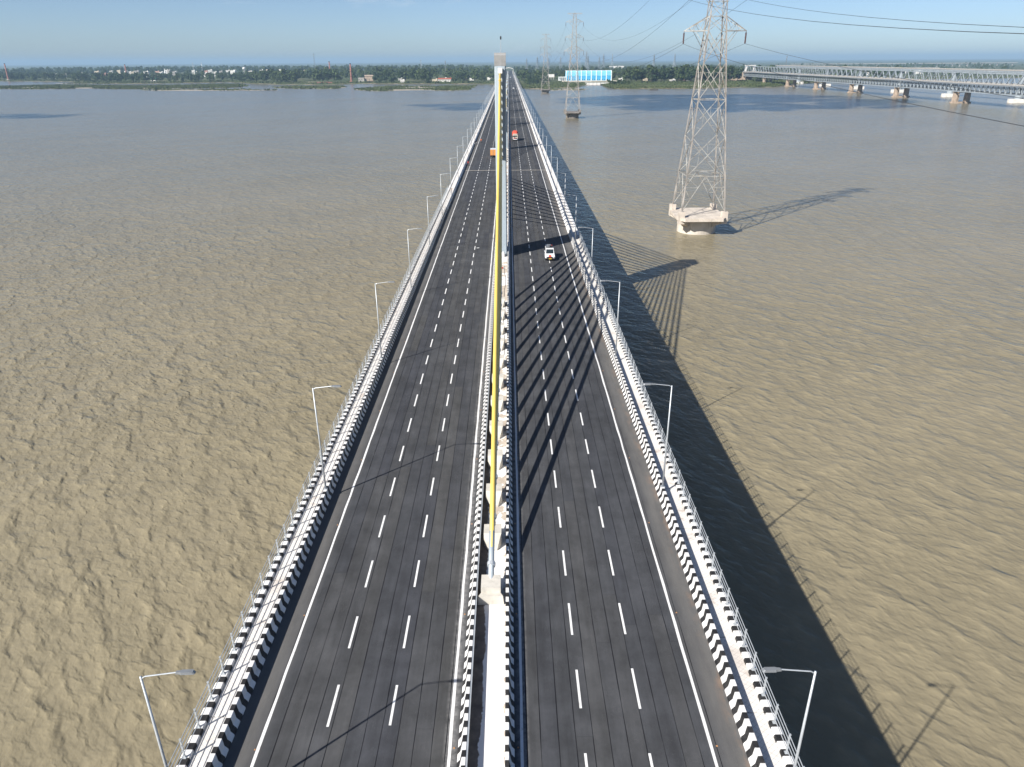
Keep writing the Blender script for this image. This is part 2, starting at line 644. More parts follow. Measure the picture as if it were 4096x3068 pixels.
BANK = [(-26000, 2900), (-6000, 2720), (-2600, 2560), (-1853, 2401), (-1494, 2315), (-1248, 2203), (-1046, 2015), (-940, 1929), (-834, 1969), (-750, 1994), (-712, 2021),
        (-618, 1880), (-532, 1793), (-441, 1749), (-387, 1756), (-338, 1816), (-304, 1794), (-243, 1763), (-185, 1751), (-101, 1733), (-28, 1709),
        (20, 1606), (34, 1499), (40, 1407), (56, 1392), (72, 1426), (124, 1443), (153, 1612), (167, 1630), (217, 1632), (197, 1469), (192, 1381),
        (224, 1375), (260, 1381), (321, 1370), (394, 1407), (482, 1417), (578, 1575), (685, 1693), (852, 1821), (1075, 1908), (1290, 1956), (1567, 1991),
        (4000, 2050), (8000, 2100), (26000, 2150)]
# densify and roughen the near bank line
pts = []
for (xa, ya), (xb, yb) in zip(BANK[:-1], BANK[1:]):
    L = math.hypot(xb - xa, yb - ya)
    n = max(1, int(L / 14)) if abs(xa) < 2600 and abs(xb) < 2600 else 1
    for k in range(n):
        u = k / n
        j = 2.5 if n > 1 else 0
        pts.append((xa + (xb - xa) * u + random.uniform(-j, j), ya + (yb - ya) * u + random.uniform(-j, j)))
pts.append(BANK[-1])
LAND_Y = 3100.0
g_v, g_f = [], []
rows = [(0.0, -0.6), (0.02, 0.9), (0.06, 1.8), (0.3, 2.4), (1.0, 3.0)]
for fx, z in rows:
    for x, y in pts:
        g_v.append((x, y + (LAND_Y - y) * fx, z + (0.3 * random.random() if z > 0 and fx < 1 else 0)))
for yy, z in ((4000, 3.2), (9000, 3.2), (26000, 3.2)):
    for x, y in pts:
        g_v.append((x, yy, z))
npt = len(pts)
for r in range(len(g_v) // npt - 1):
    for k in range(npt - 1):
        g_f.append((r * npt + k, r * npt + k + 1, (r + 1) * npt + k + 1, (r + 1) * npt + k))
gmb = MB()
gmb.v, gmb.f = g_v, g_f
go = gmb.build('ground', M['ground'])
kind(go, 'structure')


def bank_y(x, side=0):
    """front of the main bank (ignores the inlet on the right)"""
    tab = BANK[:21] if x < 0 else [(0, 1690), (40, 1560), (150, 1610), (250, 1640), (480, 1650), (578, 1700), (685, 1760), (1075, 1930), (1567, 2010), (26000, 2150)]
    return float(np.interp(x, [p[0] for p in tab], [p[1] for p in tab]))


# foreshore of sand and rough grass in front of the trees
fmb = MB()
fs_pts = [p for p in pts if -1850 < p[0] < 1500]
for i in range(len(fs_pts) - 1):
    (xa, ya), (xb, yb) = fs_pts[i], fs_pts[i + 1]
    if xb <= xa:
        continue
    ta = (LAND_Y - ya)
    tb = (LAND_Y - yb)
    fmb.add([(xa, ya + 1, -0.3), (xb, yb + 1, -0.3), (xb, yb + 0.022 * tb, 1.35), (xa, ya + 0.022 * ta, 1.35)], [(0, 1, 2, 3)])
    fmb.add([(xa, ya + 0.022 * ta, 1.35), (xb, yb + 0.022 * tb, 1.35), (xb, yb + 0.062 * tb, 2.3), (xa, ya + 0.062 * ta, 2.3)], [(0, 1, 2, 3)])
kind(fmb.build('foreshore', M['shore']), 'structure')

ISL = [
    [(-1076, 1614), (-947, 1578), (-880, 1594), (-975, 1767), (-1106, 1846), (-1206, 1812)],
    [(-1035, 1681), (-946, 1620), (-878, 1608), (-808, 1581), (-723, 1539), (-814, 1736), (-913, 1790), (-1005, 1845), (-1073, 1840), (-1090, 1772)],
    [(-1127, 1989), (-1064, 1965), (-981, 1937), (-1056, 2036), (-1124, 2037), (-1170, 2035)],
    [(-800, 1566), (-744, 1543), (-708, 1550), (-667, 1571), (-619, 1576), (-571, 1582), (-555, 1623), (-572, 1723), (-624, 1822), (-675, 1833), (-707, 1803), (-753, 1776), (-798, 1750), (-830, 1722), (-875, 1715)],
    [(-665, 1465), (-568, 1443), (-472, 1433), (-415, 1424), (-430, 1455), (-498, 1483), (-608, 1496), (-703, 1499)],
    [(-459, 1561), (-411, 1511), (-357, 1489), (-326, 1496), (-321, 1550), (-336, 1608), (-366, 1642), (-393, 1629), (-453, 1636), (-482, 1610)],
    [(-276, 1412), (-231, 1359), (-190, 1375), (-147, 1391), (-101, 1360), (-72, 1390), (-66, 1561), (-69, 1620), (-82, 1579), (-118, 1602), (-174, 1634), (-226, 1628), (-264, 1554), (-286, 1463)],
    [(64, 1344), (90, 1351), (128, 1345), (141, 1377), (144, 1400), (124, 1420), (98, 1415), (68, 1392)],
]


def inside(p, poly):
    x, y = p
    r = False
    j = len(poly) - 1
    for i in range(len(poly)):
        xi, yi = poly[i]
        xj, yj = poly[j]
        if (yi > y) != (yj > y) and x < (xj - xi) * (y - yi) / (yj - yi) + xi:
            r = not r
        j = i
    return r


isl_cover = [0.55, 0.8, 0.6, 0.9, 0.25, 0.8, 0.45, 0.35]
tuft_v, tuft_f = [], []


def tuft(x, y, z, hgt, wid):
    for k in range(5):
        a = random.uniform(0, math.pi)
        dx, dy = math.cos(a) * wid / 2, math.sin(a) * wid / 2
        ox, oy = random.uniform(-wid, wid), random.uniform(-wid, wid)
        hh = hgt * random.uniform(0.5, 1.0)
        o = len(tuft_v)
        tuft_v.extend([(x + ox - dx, y + oy - dy, z - 0.1), (x + ox + dx, y + oy + dy, z - 0.1),
                       (x + ox + dx * 0.5, y + oy + dy * 0.5, z + hh), (x + ox - dx * 0.7, y + oy - dy * 0.7, z + hh * 0.8)])
        tuft_f.append((o, o + 1, o + 2, o + 3))


for poly, cov in zip(ISL, isl_cover):
    # ragged outline
    out = []
    for i in range(len(poly)):
        (xa, ya), (xb, yb) = poly[i], poly[(i + 1) % len(poly)]
        n = max(2, int(math.hypot(xb - xa, yb - ya) / 12))
        for k in range(n):
            u = k / n
            out.append((xa + (xb - xa) * u + random.uniform(-5, 5), ya + (yb - ya) * u + random.uniform(-5, 5)))
    cx_, cy_ = sum(p[0] for p in out) / len(out), sum(p[1] for p in out) / len(out)
    mb = MB()
    n = len(out)
    ring = lambda s, z: [(cx_ + (x - cx_) * s, cy_ + (y - cy_) * s, z) for x, y in out]
    mb.add(ring(1.0, -0.3) + ring(0.95, 0.25) + ring(0.6, 0.55) + [(cx_, cy_, 0.7)],
           [(i, (i + 1) % n, n + (i + 1) % n, n + i) for i in range(n)] +
           [(n + i, n + (i + 1) % n, 2 * n + (i + 1) % n, 2 * n + i) for i in range(n)] +
           [(2 * n + i, 2 * n + (i + 1) % n, 3 * n) for i in range(n)])
    kind(mb.build('sandbar', M['sand']), 'structure')
    xs, ys = [p[0] for p in out], [p[1] for p in out]
    area = (max(xs) - min(xs)) * (max(ys) - min(ys))
    for k in range(int(area / 11 * cov)):
        p = (random.uniform(min(xs), max(xs)), random.uniform(min(ys), max(ys)))
        if inside(p, out) and (math.sin(p[0] * 0.045) + math.sin(p[1] * 0.06 + p[0] * 0.02) > -1.6 + 2 * (1 - cov)):
            tuft(p[0], p[1], 0.4, random.uniform(1.0, 3.0), random.uniform(1.2, 3.0))
# rough growth along the bank
for k in range(5200):
    i = random.randrange(len(fs_pts) - 1)
    x, y = fs_pts[i]
    if -600 < x < -310 and random.random() < 0.7:
        continue
    tuft(x + random.uniform(-8, 8), y + random.uniform(4, 70), 1.6, random.uniform(0.8, 3.2), random.uniform(1.2, 3.5))
for k in range(4200):      # grass flat on the right bank and green point beside the bridge
    if k > 2600:
        x = random.uniform(250, 600)
        y = random.uniform(1640, 1690) + (0 if x < 500 else 50)
        if k % 2:
            x = random.uniform(-1500, -40)
            y = bank_y(x) + random.uniform(12, 60)
        tuft(x, y, 2.0, random.uniform(2.0, 5.0), random.uniform(2.0, 4.0))
        continue
    if k % 3:
        x = random.uniform(205, 560)
        y = random.uniform(np.interp(x, (200, 321, 394, 482, 578), (1380, 1374, 1410, 1420, 1578)) + 5, bank_y(x) + 30)
        if 250 < x < 440 and 1440 < y < 1560 and random.random() < 0.93:
            continue
    else:
        x = random.uniform(40, 135)
        y = random.uniform(1440 + max(0, x - 60) * 0.8, 1760)
    tuft(x, y, 1.8, random.uniform(0.8, 3.4), random.uniform(1.4, 3.6))
tm = MB()
tm.v, tm.f = tuft_v, tuft_f
kind(tag(tm.build('reeds', M['grass']), 'green reeds and rough grass on the sandbars and far bank', 'reeds'), 'stuff')

# ------------------------------------------------------------------ the bridge deck
Y0, Y1 = -70.0, 2060.0
bridge = thing('road_bridge', 'long dual carriageway bridge with a single central plane of yellow stay cables', 'bridge', (0, 0, 0))
d = MB()
d.prism_y([(-16.42, RZ - 0.05), (-16.42, RZ - 0.55), (-9.5, RZ - 0.95), (-6.5, RZ - 4.2), (6.5, RZ - 4.2), (9.5, RZ - 0.95), (16.42, RZ - 0.55), (16.42, RZ - 0.05)], Y0, Y1)
d.build('deck', M['concrete'], bridge)
md = MB()
md.prism_y([(-1.03, RZ - 0.04), (-1.03, RZ + 0.2), (1.03, RZ + 0.2), (1.03, RZ - 0.04)], Y0, Y1)
md.build('median_floor', M['median'], bridge)
KERB_MAT = {}
for sx, ymax, ph in ((-1, 190, 27.15), (1, 155, 27.4)):
    KERB_MAT[sx] = stripe_mat('kerb_stripes_%s' % ('a' if sx < 0 else 'b'), ymax, ph)
    k = MB()
    pr = [(15.98, RZ - 0.045), (15.98, RZ + 0.38), (16.03, RZ + 0.43), (16.44, RZ + 0.43), (16.52, RZ + 0.36), (16.52, RZ - 0.6), (16.43, RZ - 0.6), (16.43, RZ - 0.045)]
    if sx < 0:
        pr = [(-x, z) for x, z in pr][::-1]
    k.prism_y(pr, Y0, Y1)
    k.build('edge_kerb', KERB_MAT[sx], bridge)
    # footway slabs, 6 m long with open joints
    fm = MB()
    fm.box((0, 0, 0), (1.2, 5.93, 0.3))
    fme = fm.mesh('footway_slab', M['footway'])
    for i in range(-12, 40):
        link('footway_slab', fme, bridge, (sx * 15.36, 57.4 + 6 * i, RZ + 0.10))
    fm = MB()
    fm.box((sx * 15.36, (57.4 + 6 * 39.5 + Y1) / 2 + 0.03, RZ + 0.10), (1.2, Y1 - (57.4 + 6 * 39.5), 0.3))
    fm.build('footway_run', M['footway'], bridge)

# asphalt: bitumen bed, then laid strips, then markings
road = MB()
for sx in (-1, 1):
    a, b = sorted((sx * 1.32, sx * 14.4))
    road.prism_y([(a, RZ - 0.045), (a, RZ - 0.015), (b, RZ - 0.015), (b, RZ - 0.045)], Y0, Y1)
road_o = kind(road.build('road', M['seam']), 'structure')
EDGES = [1.30, 2.25, 3.03, 4.04, 5.0, 5.97, 6.91, 7.88, 8.85, 9.82, 10.78, 11.75, 12.72, 14.42]
nstrip = 0
for sx in (-1, 1):
    for xa, xb in zip(EDGES[:-1], EDGES[1:]):
        y = Y0 + random.uniform(0, 20)
        cuts = [Y0]
        while y < 235:
            cuts.append(y)
            y += random.choice((18, 30, 42, 60)) * random.uniform(0.8, 1.2) if xb < 13 else 60
        cuts += [Y1]
        for ya, yb in zip(cuts[:-1], cuts[1:]):
            n = max(1, int((yb - ya) / 1.6)) if yb < 400 else 1
            ys = np.linspace(ya + 0.006, yb - 0.006, n + 1)
            jl = [random.uniform(0.006, 0.038) for _ in ys]
            jr = [random.uniform(0.006, 0.038) for _ in ys]
            w0 = 0.06 * math.sin(ya)
            vs_, fs_ = [], []
            for i, yy in enumerate(ys):
                l_, r_ = sx * (xa + jl[i]), sx * (xb - jr[i])
                vs_ += [(l_, yy, RZ - 0.014), (l_, yy, RZ), (r_, yy, RZ), (r_, yy, RZ - 0.014)]
            for i in range(len(ys) - 1):
                for k in range(3):
                    fs_.append((4 * i + k, 4 * i + k + 1, 4 * i + 5 + k, 4 * i + 4 + k))
            if sx < 0:
                fs_ = [f[::-1] for f in fs_]
            mb = MB()
            mb.add(vs_, fs_)
            mb.build('asphalt_strip', M['asphalt'], road_o)
            nstrip += 1

# edge lines, with the slight wander of a hand-pushed machine
for x, w in ((-12.62, 0.17), (12.42, 0.17), (-2.03, 0.17), (1.98, 0.17)):
    mb = MB()
    ys = list(np.arange(Y0, 300, 2.0)) + [300, Y1]
    vs_ = []
    for i, yy in enumerate(ys):
        wj = w / 2 * random.uniform(0.85, 1.15)
        xj = x + (random.uniform(-0.02, 0.02) if yy < 299 else 0)
        vs_ += [(xj - wj, yy, RZ + 0.005), (xj + wj, yy, RZ + 0.005)]
    mb.add(vs_, [(2 * i, 2 * i + 1, 2 * i + 3, 2 * i + 2) for i in range(len(ys) - 1)])
    mb.build('edge_line', M['marking'], road_o)
dm = MB()
dm.box((0, 0, 0), (0.145, 3.0, 0.006))
dash_me = dm.mesh('lane_dash', M['marking'])
far = MB()
for x, ph in ((-9.12, 29.9), (-5.57, 29.9), (5.44, 31.0), (8.94, 31.0)):
    for k in range(-8, 340):
        yc = ph + 1.5 + 6 * k
        if yc > Y1 - 5:
            break
        if k <= 60:
            o = link('lane_dash', dash_me, road_o, (x + random.uniform(-0.02, 0.02), yc, RZ + 0.004))
            o.scale = (1, random.uniform(0.97, 1.03), 1)
        else:
            far.box((x, yc, RZ + 0.004), (0.145, 3.0, 0.006))
kind(far.build('lane_dashes_beyond', M['marking'], road_o), 'stuff')
jm = MB()
jm.box((0, 0, 0), (12.6, 0.45, 0.008))
jme = jm.mesh('expansion_joint', M['concrete_pale'])
for yj in (258.6, 512, 770, 1030, 1290, 1550):
    for sx in (-1, 1):
        link('expansion_joint', jme, road_o, (sx * 7.9, yj, RZ + 0.010))
st = MB()
st.box((0, 0, 0), (0.10, 0.09, 0.03), taper=0.7)
M['stud'] = simple('amber_stud', (0.42, 0.22, 0.10), 0.4)
stm = st.mesh('road_stud', M['stud'])
for k in range(10):
    for x in (-1.78, 1.76, 12.75, -12.78):
        link('road_stud', stm, road_o, (x, 28.4 + 10.6 * k, RZ + 0.02))

# crash barriers
BAR_OUT = [(14.22, -0.03), (14.22, 0.10), (14.40, 0.34), (14.46, 0.90), (14.72, 0.90), (14.74, 0.02), (14.74, -0.03)]
BAR_MED = [(1.56, -0.03), (1.56, 0.08), (1.40, 0.30), (1.25, 1.05), (1.04, 1.05), (1.04, -0.03)]
for sx, prof, ymax, ph, lab in (
        (-1, BAR_OUT, 186, 27.45, 'black and white striped concrete crash barrier on the side without the power line'),
        (1, BAR_OUT, 158, 27.55, 'black and white striped concrete crash barrier on the side of the lattice towers'),
        (-1, BAR_MED, 250, 27.0, 'striped concrete median barrier with the grey conduit behind it'),
        (1, BAR_MED, 900, 27.3, 'striped concrete median barrier that shades the road beside it')):
    mt = stripe_mat('barrier_stripes', ymax, ph)
    pr = [(sx * x, RZ + z) for x, z in prof]
    if (sx < 0) == (prof is BAR_OUT):
        pr = pr[::-1]
    b = MB().prism_y(pr, Y0, Y1).build('crash_barrier', mt)
    tag(b, lab, 'barrier')
    if prof is BAR_MED and sx < 0:
        MB().prism_y([(-1.035, RZ + 0.95), (-1.035, RZ + 1.02), (-0.93, RZ + 1.02), (-0.93, RZ + 0.95)], Y0, 300).build('conduit', M['galv'], b)

# parapet railings
pm = MB()
pm.box((0, 0, 0.68), (0.09, 0.07, 1.36))
pm.box((0, 0, 0.02), (0.2, 0.2, 0.03))
pm.box((0, 0, 1.37), (0.12, 0.1, 0.03))
post_me = pm.mesh('post', M['galv'])
for sx, yend, lab in ((-1, 214, 'galvanised pipe railing on the kerb, on the side without the power line'), (1, 156, 'galvanised pipe railing on the kerb, on the side of the lattice towers')):
    r = thing('railing', lab, 'railing', (sx * 16.24, 0, RZ + 0.43))
    for z in (0.28, 0.62, 0.96, 1.30):
        MB().tube([(0, Y0, z), (0, yend, z)], 0.026, 6).build('rail', M['galv'], r)
    y = 0.3
    while y < yend:
        link('post', post_me, r, (0, y, 0))
        y += 1.95

# ------------------------------------------------------------------ pylons, cables, piers
def pylon_mesh(wx, d0, d1, hh):
    """slender wall-like pylon with chamfered corners"""
    def ring(z, dd, w=wx):
        c = 0.16
        x, y = w / 2, dd / 2
        return [(-x + c, -y, z), (x - c, -y, z), (x, -y + c, z), (x, y - c, z), (x - c, y, z), (-x + c, y, z), (-x, y - c, z), (-x, -y + c, z)]
    rs = [ring(0, d0), ring(hh * 0.45, (d0 + d1) / 2 - 0.1), ring(hh, d1)]
    mb = MB()
    vs_ = [p for r in rs for p in r]
    fs_ = []
    for i in range(2):
        for k in range(8):
            fs_.append((8 * i + k, 8 * i + (k + 1) % 8, 8 * i + 8 + (k + 1) % 8, 8 * i + 8 + k))
    fs_ += [tuple(range(8))[::-1], tuple(range(16, 24))]
    return mb.add(vs_, fs_)


def cap_mesh(wx, d1, z0, hh):
    prof = [(-d1 / 2, z0), (d1 / 2, z0), (d1 / 2, z0 + hh * 0.35), (d1 / 2 - 1.3, z0 + hh), (-d1 / 2 + 0.5, z0 + hh), (-d1 / 2, z0 + hh * 0.8)]
    return MB().prism_x(prof, -wx / 2, wx / 2)


PY = 141.0
H1 = 33.6
p1 = pylon_mesh(1.96, 6.6, 5.4, H1).build('pylon', M['pylon'], bridge, (0, PY, RZ + 0.2))
cap_mesh(2.02, 5.46, H1, 2.1).build('pylon_cap', M['cap'], p1)
MB().tube([(0.15, 0, H1 + 2.1), (0.15, 0, H1 + 4.3)], [0.06, 0.03], 6).add(*[[], []]).build('lightning_rod', M['galv'], p1)
MB().lathe((0.15, 0, H1 + 4.2), [(0.03, 0), (0.13, 0.1), (0.13, 0.45), (0.03, 0.6)], 8).build('beacon', M['black'], p1)
MB().box((0, -3.3, H1 - 0.75), (0.76, 0.9, 0.9)).build('saddle_box', M['white_paint'], p1)


for e_ in (-1, 1):
    rb = MB()
    rb.prism_x([(e_ * 2.6, 17.6), (e_ * 3.75, 18.6), (e_ * 3.55, H1 - 0.6), (e_ * 2.6, H1 - 0.6)], -0.36, 0.36)
    rb.build('saddle_rib', M['rib_paint'], p1)


def block_mesh(front):
    """anchor block: deep rectangular head narrowing to a neck towards its front"""
    s = front
    mb = MB()
    top = [(-0.68, 0.85 * s), (0.68, 0.85 * s), (0.68, -0.35 * s), (0.36, -1.05 * s), (-0.36, -1.05 * s), (-0.68, -0.35 * s)]
    n = 6
    zt = [1.15, 1.15, 1.15, 0.16, 0.16, 1.15]
    vs_ = [(x, y, 0) for x, y in top] + [(x, y, z) for (x, y), z in zip(top, zt)]
    fs_ = [(k, (k + 1) % n, n + (k + 1) % n, n + k) for k in range(n)]
    fs_ += [(6, 7, 8, 11), (8, 9, 10, 11)]
    if s < 0:
        fs_ = [f[::-1] for f in fs_]
    return mb.add(vs_, fs_)


blk = {1: block_mesh(1).mesh('anchor_block', M['block']), -1: block_mesh(-1).mesh('anchor_block', M['block'])}
eb = MB()
eb.prism_z([(-0.68, -0.7), (0.68, -0.7), (0.68, 0.7), (-0.68, 0.7)], 0.25, 1.15)
eb.prism_z([(-0.92, -1.1), (0.92, -1.1), (0.7, -0.66), (-0.7, -0.66)], 0.0, 0.75, 0.92, (0, -0.8))
end_me = eb.mesh('anchor_block', M['block'])


def stay(p, q, r, par, pipe=6.0):
    """yellow sheathed cable from the deck anchor p to the pylon saddle q"""
    p, q = Vector(p), Vector(q)
    L = (q - p).length
    dirv = (q - p) / L
    pts_ = []
    for k in range(9):
        u = k / 8
        c = p + (q - p) * u
        c.z -= 0.004 * L * 4 * u * (1 - u)
        pts_.append(c)
    c = MB().tube(pts_, r, 10).build('stay_cable', M['yellow'], par, smooth=True)
    if pipe:
        e = p + dirv * pipe
        e.z -= 0.004 * L * 4 * (pipe / L)
        MB().tube([p - dirv * 0.3, e], r * 1.04, 10).build('guide_pipe', M['pipe_grey'], c, smooth=True)
        MB().tube([p + dirv * 1.2, p + dirv * 1.5], r * 1.5, 10).build('collar', M['galv'], c)
        for kk in (0.965, 0.99):
            pass
        MB().tube([q - dirv * 3.6, q - dirv * 3.3], r * 1.3, 10).build('clamp_ring', M['yellow'], c)
    return c


for k in range(12):
    dy = 34.2 + 6.0 * k
    zt = RZ + 19.2 + 1.22 * k
    for s in (-1, 1):
        ya = PY + s * dy
        last = (k == 11)
        o = link('anchor_block', end_me if (last and s < 0) else blk[1 if s < 0 else -1], bridge, (0, ya, RZ + 0.2))
        stay((0, ya - s * 0.3, RZ + 1.15), (0, PY + s * 3.3, zt), 0.20, bridge)

PYL = [325 + 126 * i for i in range(10)]
p2_me = pylon_mesh(1.96, 4.6, 3.6, 15.6).mesh('pylon', M['pylon'])
c2_me = cap_mesh(2.02, 3.66, 15.6, 0.9).mesh('pylon_cap', M['cap'])
r2_ = MB()
for e_ in (-1, 1):
    r2_.prism_x([(e_ * 1.7, 6.8), (e_ * 2.55, 7.4), (e_ * 2.4, 15.2), (e_ * 1.7, 15.2)], -0.36, 0.36)
r2_me = r2_.mesh('saddle_rib', M['rib_paint'])
for i, yp in enumerate(PYL):
    po = link('pylon', p2_me, bridge, (0, yp, RZ + 0.2))
    link('pylon_cap', c2_me, po)
    link('saddle_rib', r2_me, po)
    for k in range(7):
        dy = 9.0 + 6.0 * k
        for s in (-1, 1):
            stay((0, yp + s * dy, RZ + 0.9), (0, yp + s * 2.3, RZ + 8.0 + 1.05 * k), 0.15, bridge, 0)
            if i < 4:
                link('anchor_block', blk[1 if s < 0 else -1], bridge, (0, yp + s * dy, RZ + 0.2))
pier = MB()
pier.prism_z([(-6, -2), (6, -2), (6.8, 0), (6, 2), (-6, 2), (-6.8, 0)], 1.5, RZ - 4.2)
pier_me = pier.mesh('pier', M['concrete'])
capb = MB().lathe((0, 0, -3), [(8.5, 0), (8.5, 4.4), (8.2, 4.8)], 24).mesh('pile_cap', M['concrete_pale'])
for yp in [15] + [PY] + PYL + [PYL[-1] + 126 * j for j in (1, 2, 3)]:
    if yp < Y1:
        q = link('pier', pier_me, bridge, (0, yp, 0))
        link('pile_cap', capb, q)

# little things in the median at the foot of the pylon
drum = thing('water_drum', 'white plastic drum standing in the median against the foot of the tall pylon', 'drum', (0.22, 137.1, RZ + 0.2))
MB().lathe((0, 0, 0), [(0.30, 0), (0.34, 0.08), (0.34, 0.62), (0.30, 0.82), (0.14, 0.92), (0.12, 0.98)], 16).build('shell', M['white_paint'], drum, smooth=True)
MB().lathe((0, 0, 0.98), [(0.14, 0), (0.14, 0.06)], 10).build('lid', M['white_paint'], drum)
bag = MB()
bag.lathe((0.1, 128.6, RZ + 0.2), [(0.16, 0), (0.24, 0.08), (0.2, 0.2), (0.06, 0.28)], 8)
tag(bag.build('cloth_bundle', simple('red_cloth', (0.42, 0.06, 0.04))), 'small dark red cloth bundle on the white median floor', 'bundle')
wp = [(0.62 + 0.12 * math.sin(k * 0.7) + 0.04 * math.sin(k * 2.1), 86 + k * 1.7, RZ + 0.225) for k in range(27)]
tag(MB().tube(wp, 0.03, 5).build('loose_cable', M['black']), 'loose black cable lying along the white median floor', 'cable')
deb = MB()
deb.box((-4.95, 145.3, RZ + 0.03), (0.5, 0.25, 0.05), 0.4)
tag(deb.build('paper_scrap', M['white_paint']), 'white scrap of paper lying in the empty lane', 'litter')

# ------------------------------------------------------------------ street lamps
LZ = 9.6
lamp = thing('street_lamp', 'x', 'street lamp')
MB().tube([(0, 0, 0), (0, 0, LZ)], [0.085, 0.05], 8).build('pole', M['galv'], lamp, smooth=True)
MB().box((0, 0, 0.03), (0.3, 0.3, 0.06)).build('base_plate', M['galv'], lamp)
MB().tube([(0, 0, LZ - 0.12), (0.2, 0, LZ + 0.0), (1.55, 0, LZ + 0.16)], 0.032, 6).build('arm', M['galv'], lamp)
hd = MB()
hd.prism_z([(1.50, -0.05), (1.70, -0.07), (1.76, -0.11), (2.30, -0.11), (2.36, -0.07), (2.36, 0.07), (2.30, 0.11), (1.76, 0.11), (1.70, 0.07), (1.50, 0.05)], LZ + 0.10, LZ + 0.22, 0.85, (1.85, 0))
hd.build('lamp_head', M['lamp_grey'], lamp)
LAB = {-1: 'grey single arm street lamp on the crash barrier away from the lattice towers',
       1: 'grey single arm street lamp on the crash barrier beside the lattice towers'}
first = True
for sx in (-1, 1):
    for k in range(-2, 62):
        y = 23.5 + 30.15 * k
        loc = (sx * 14.58, y, RZ + 0.90)
        rz = 0.0 if sx < 0 else math.pi
        rz += random.uniform(-0.05, 0.05)
        if first:
            lamp['label'] = LAB[sx]
            lamp['group'] = 'street lamps along the barrier away from the towers'
            lamp.location = loc
            lamp.rotation_euler = (0, 0, rz)
            first = False
        else:
            copy_thing(lamp, loc, rz, None, LAB[sx], 'street lamps along the barrier %s' % ('away from the towers' if sx < 0 else 'beside the towers'))


# ------------------------------------------------------------------ transmission towers in the river
def lerp(a, b, u):
    return a + (b - a) * u


# half width of the lattice body at heights above the caisson top
TW = [(7.0, 6.3), (58.6, 2.15), (84.0, 1.1)]


def half(z):
    return float(np.interp(z, [q[0] for q in TW], [q[1] for q in TW]))


LEVELS = [7.0, 17.0, 27.5, 37.5, 47.0, 55.0, 58.6, 62.2, 65.8, 69.5, 73.4, 77.6, 81.0, 84.0]
ARMS = [(55.0, 58.6, 8.6), (65.8, 68.6, 7.9), (77.6, 80.2, 7.6)]


def corner(z, k):
    hh = half(z)
    return Vector(((-1, 1, 1, -1)[k] * hh, (-1, -1, 1, 1)[k] * hh, z))


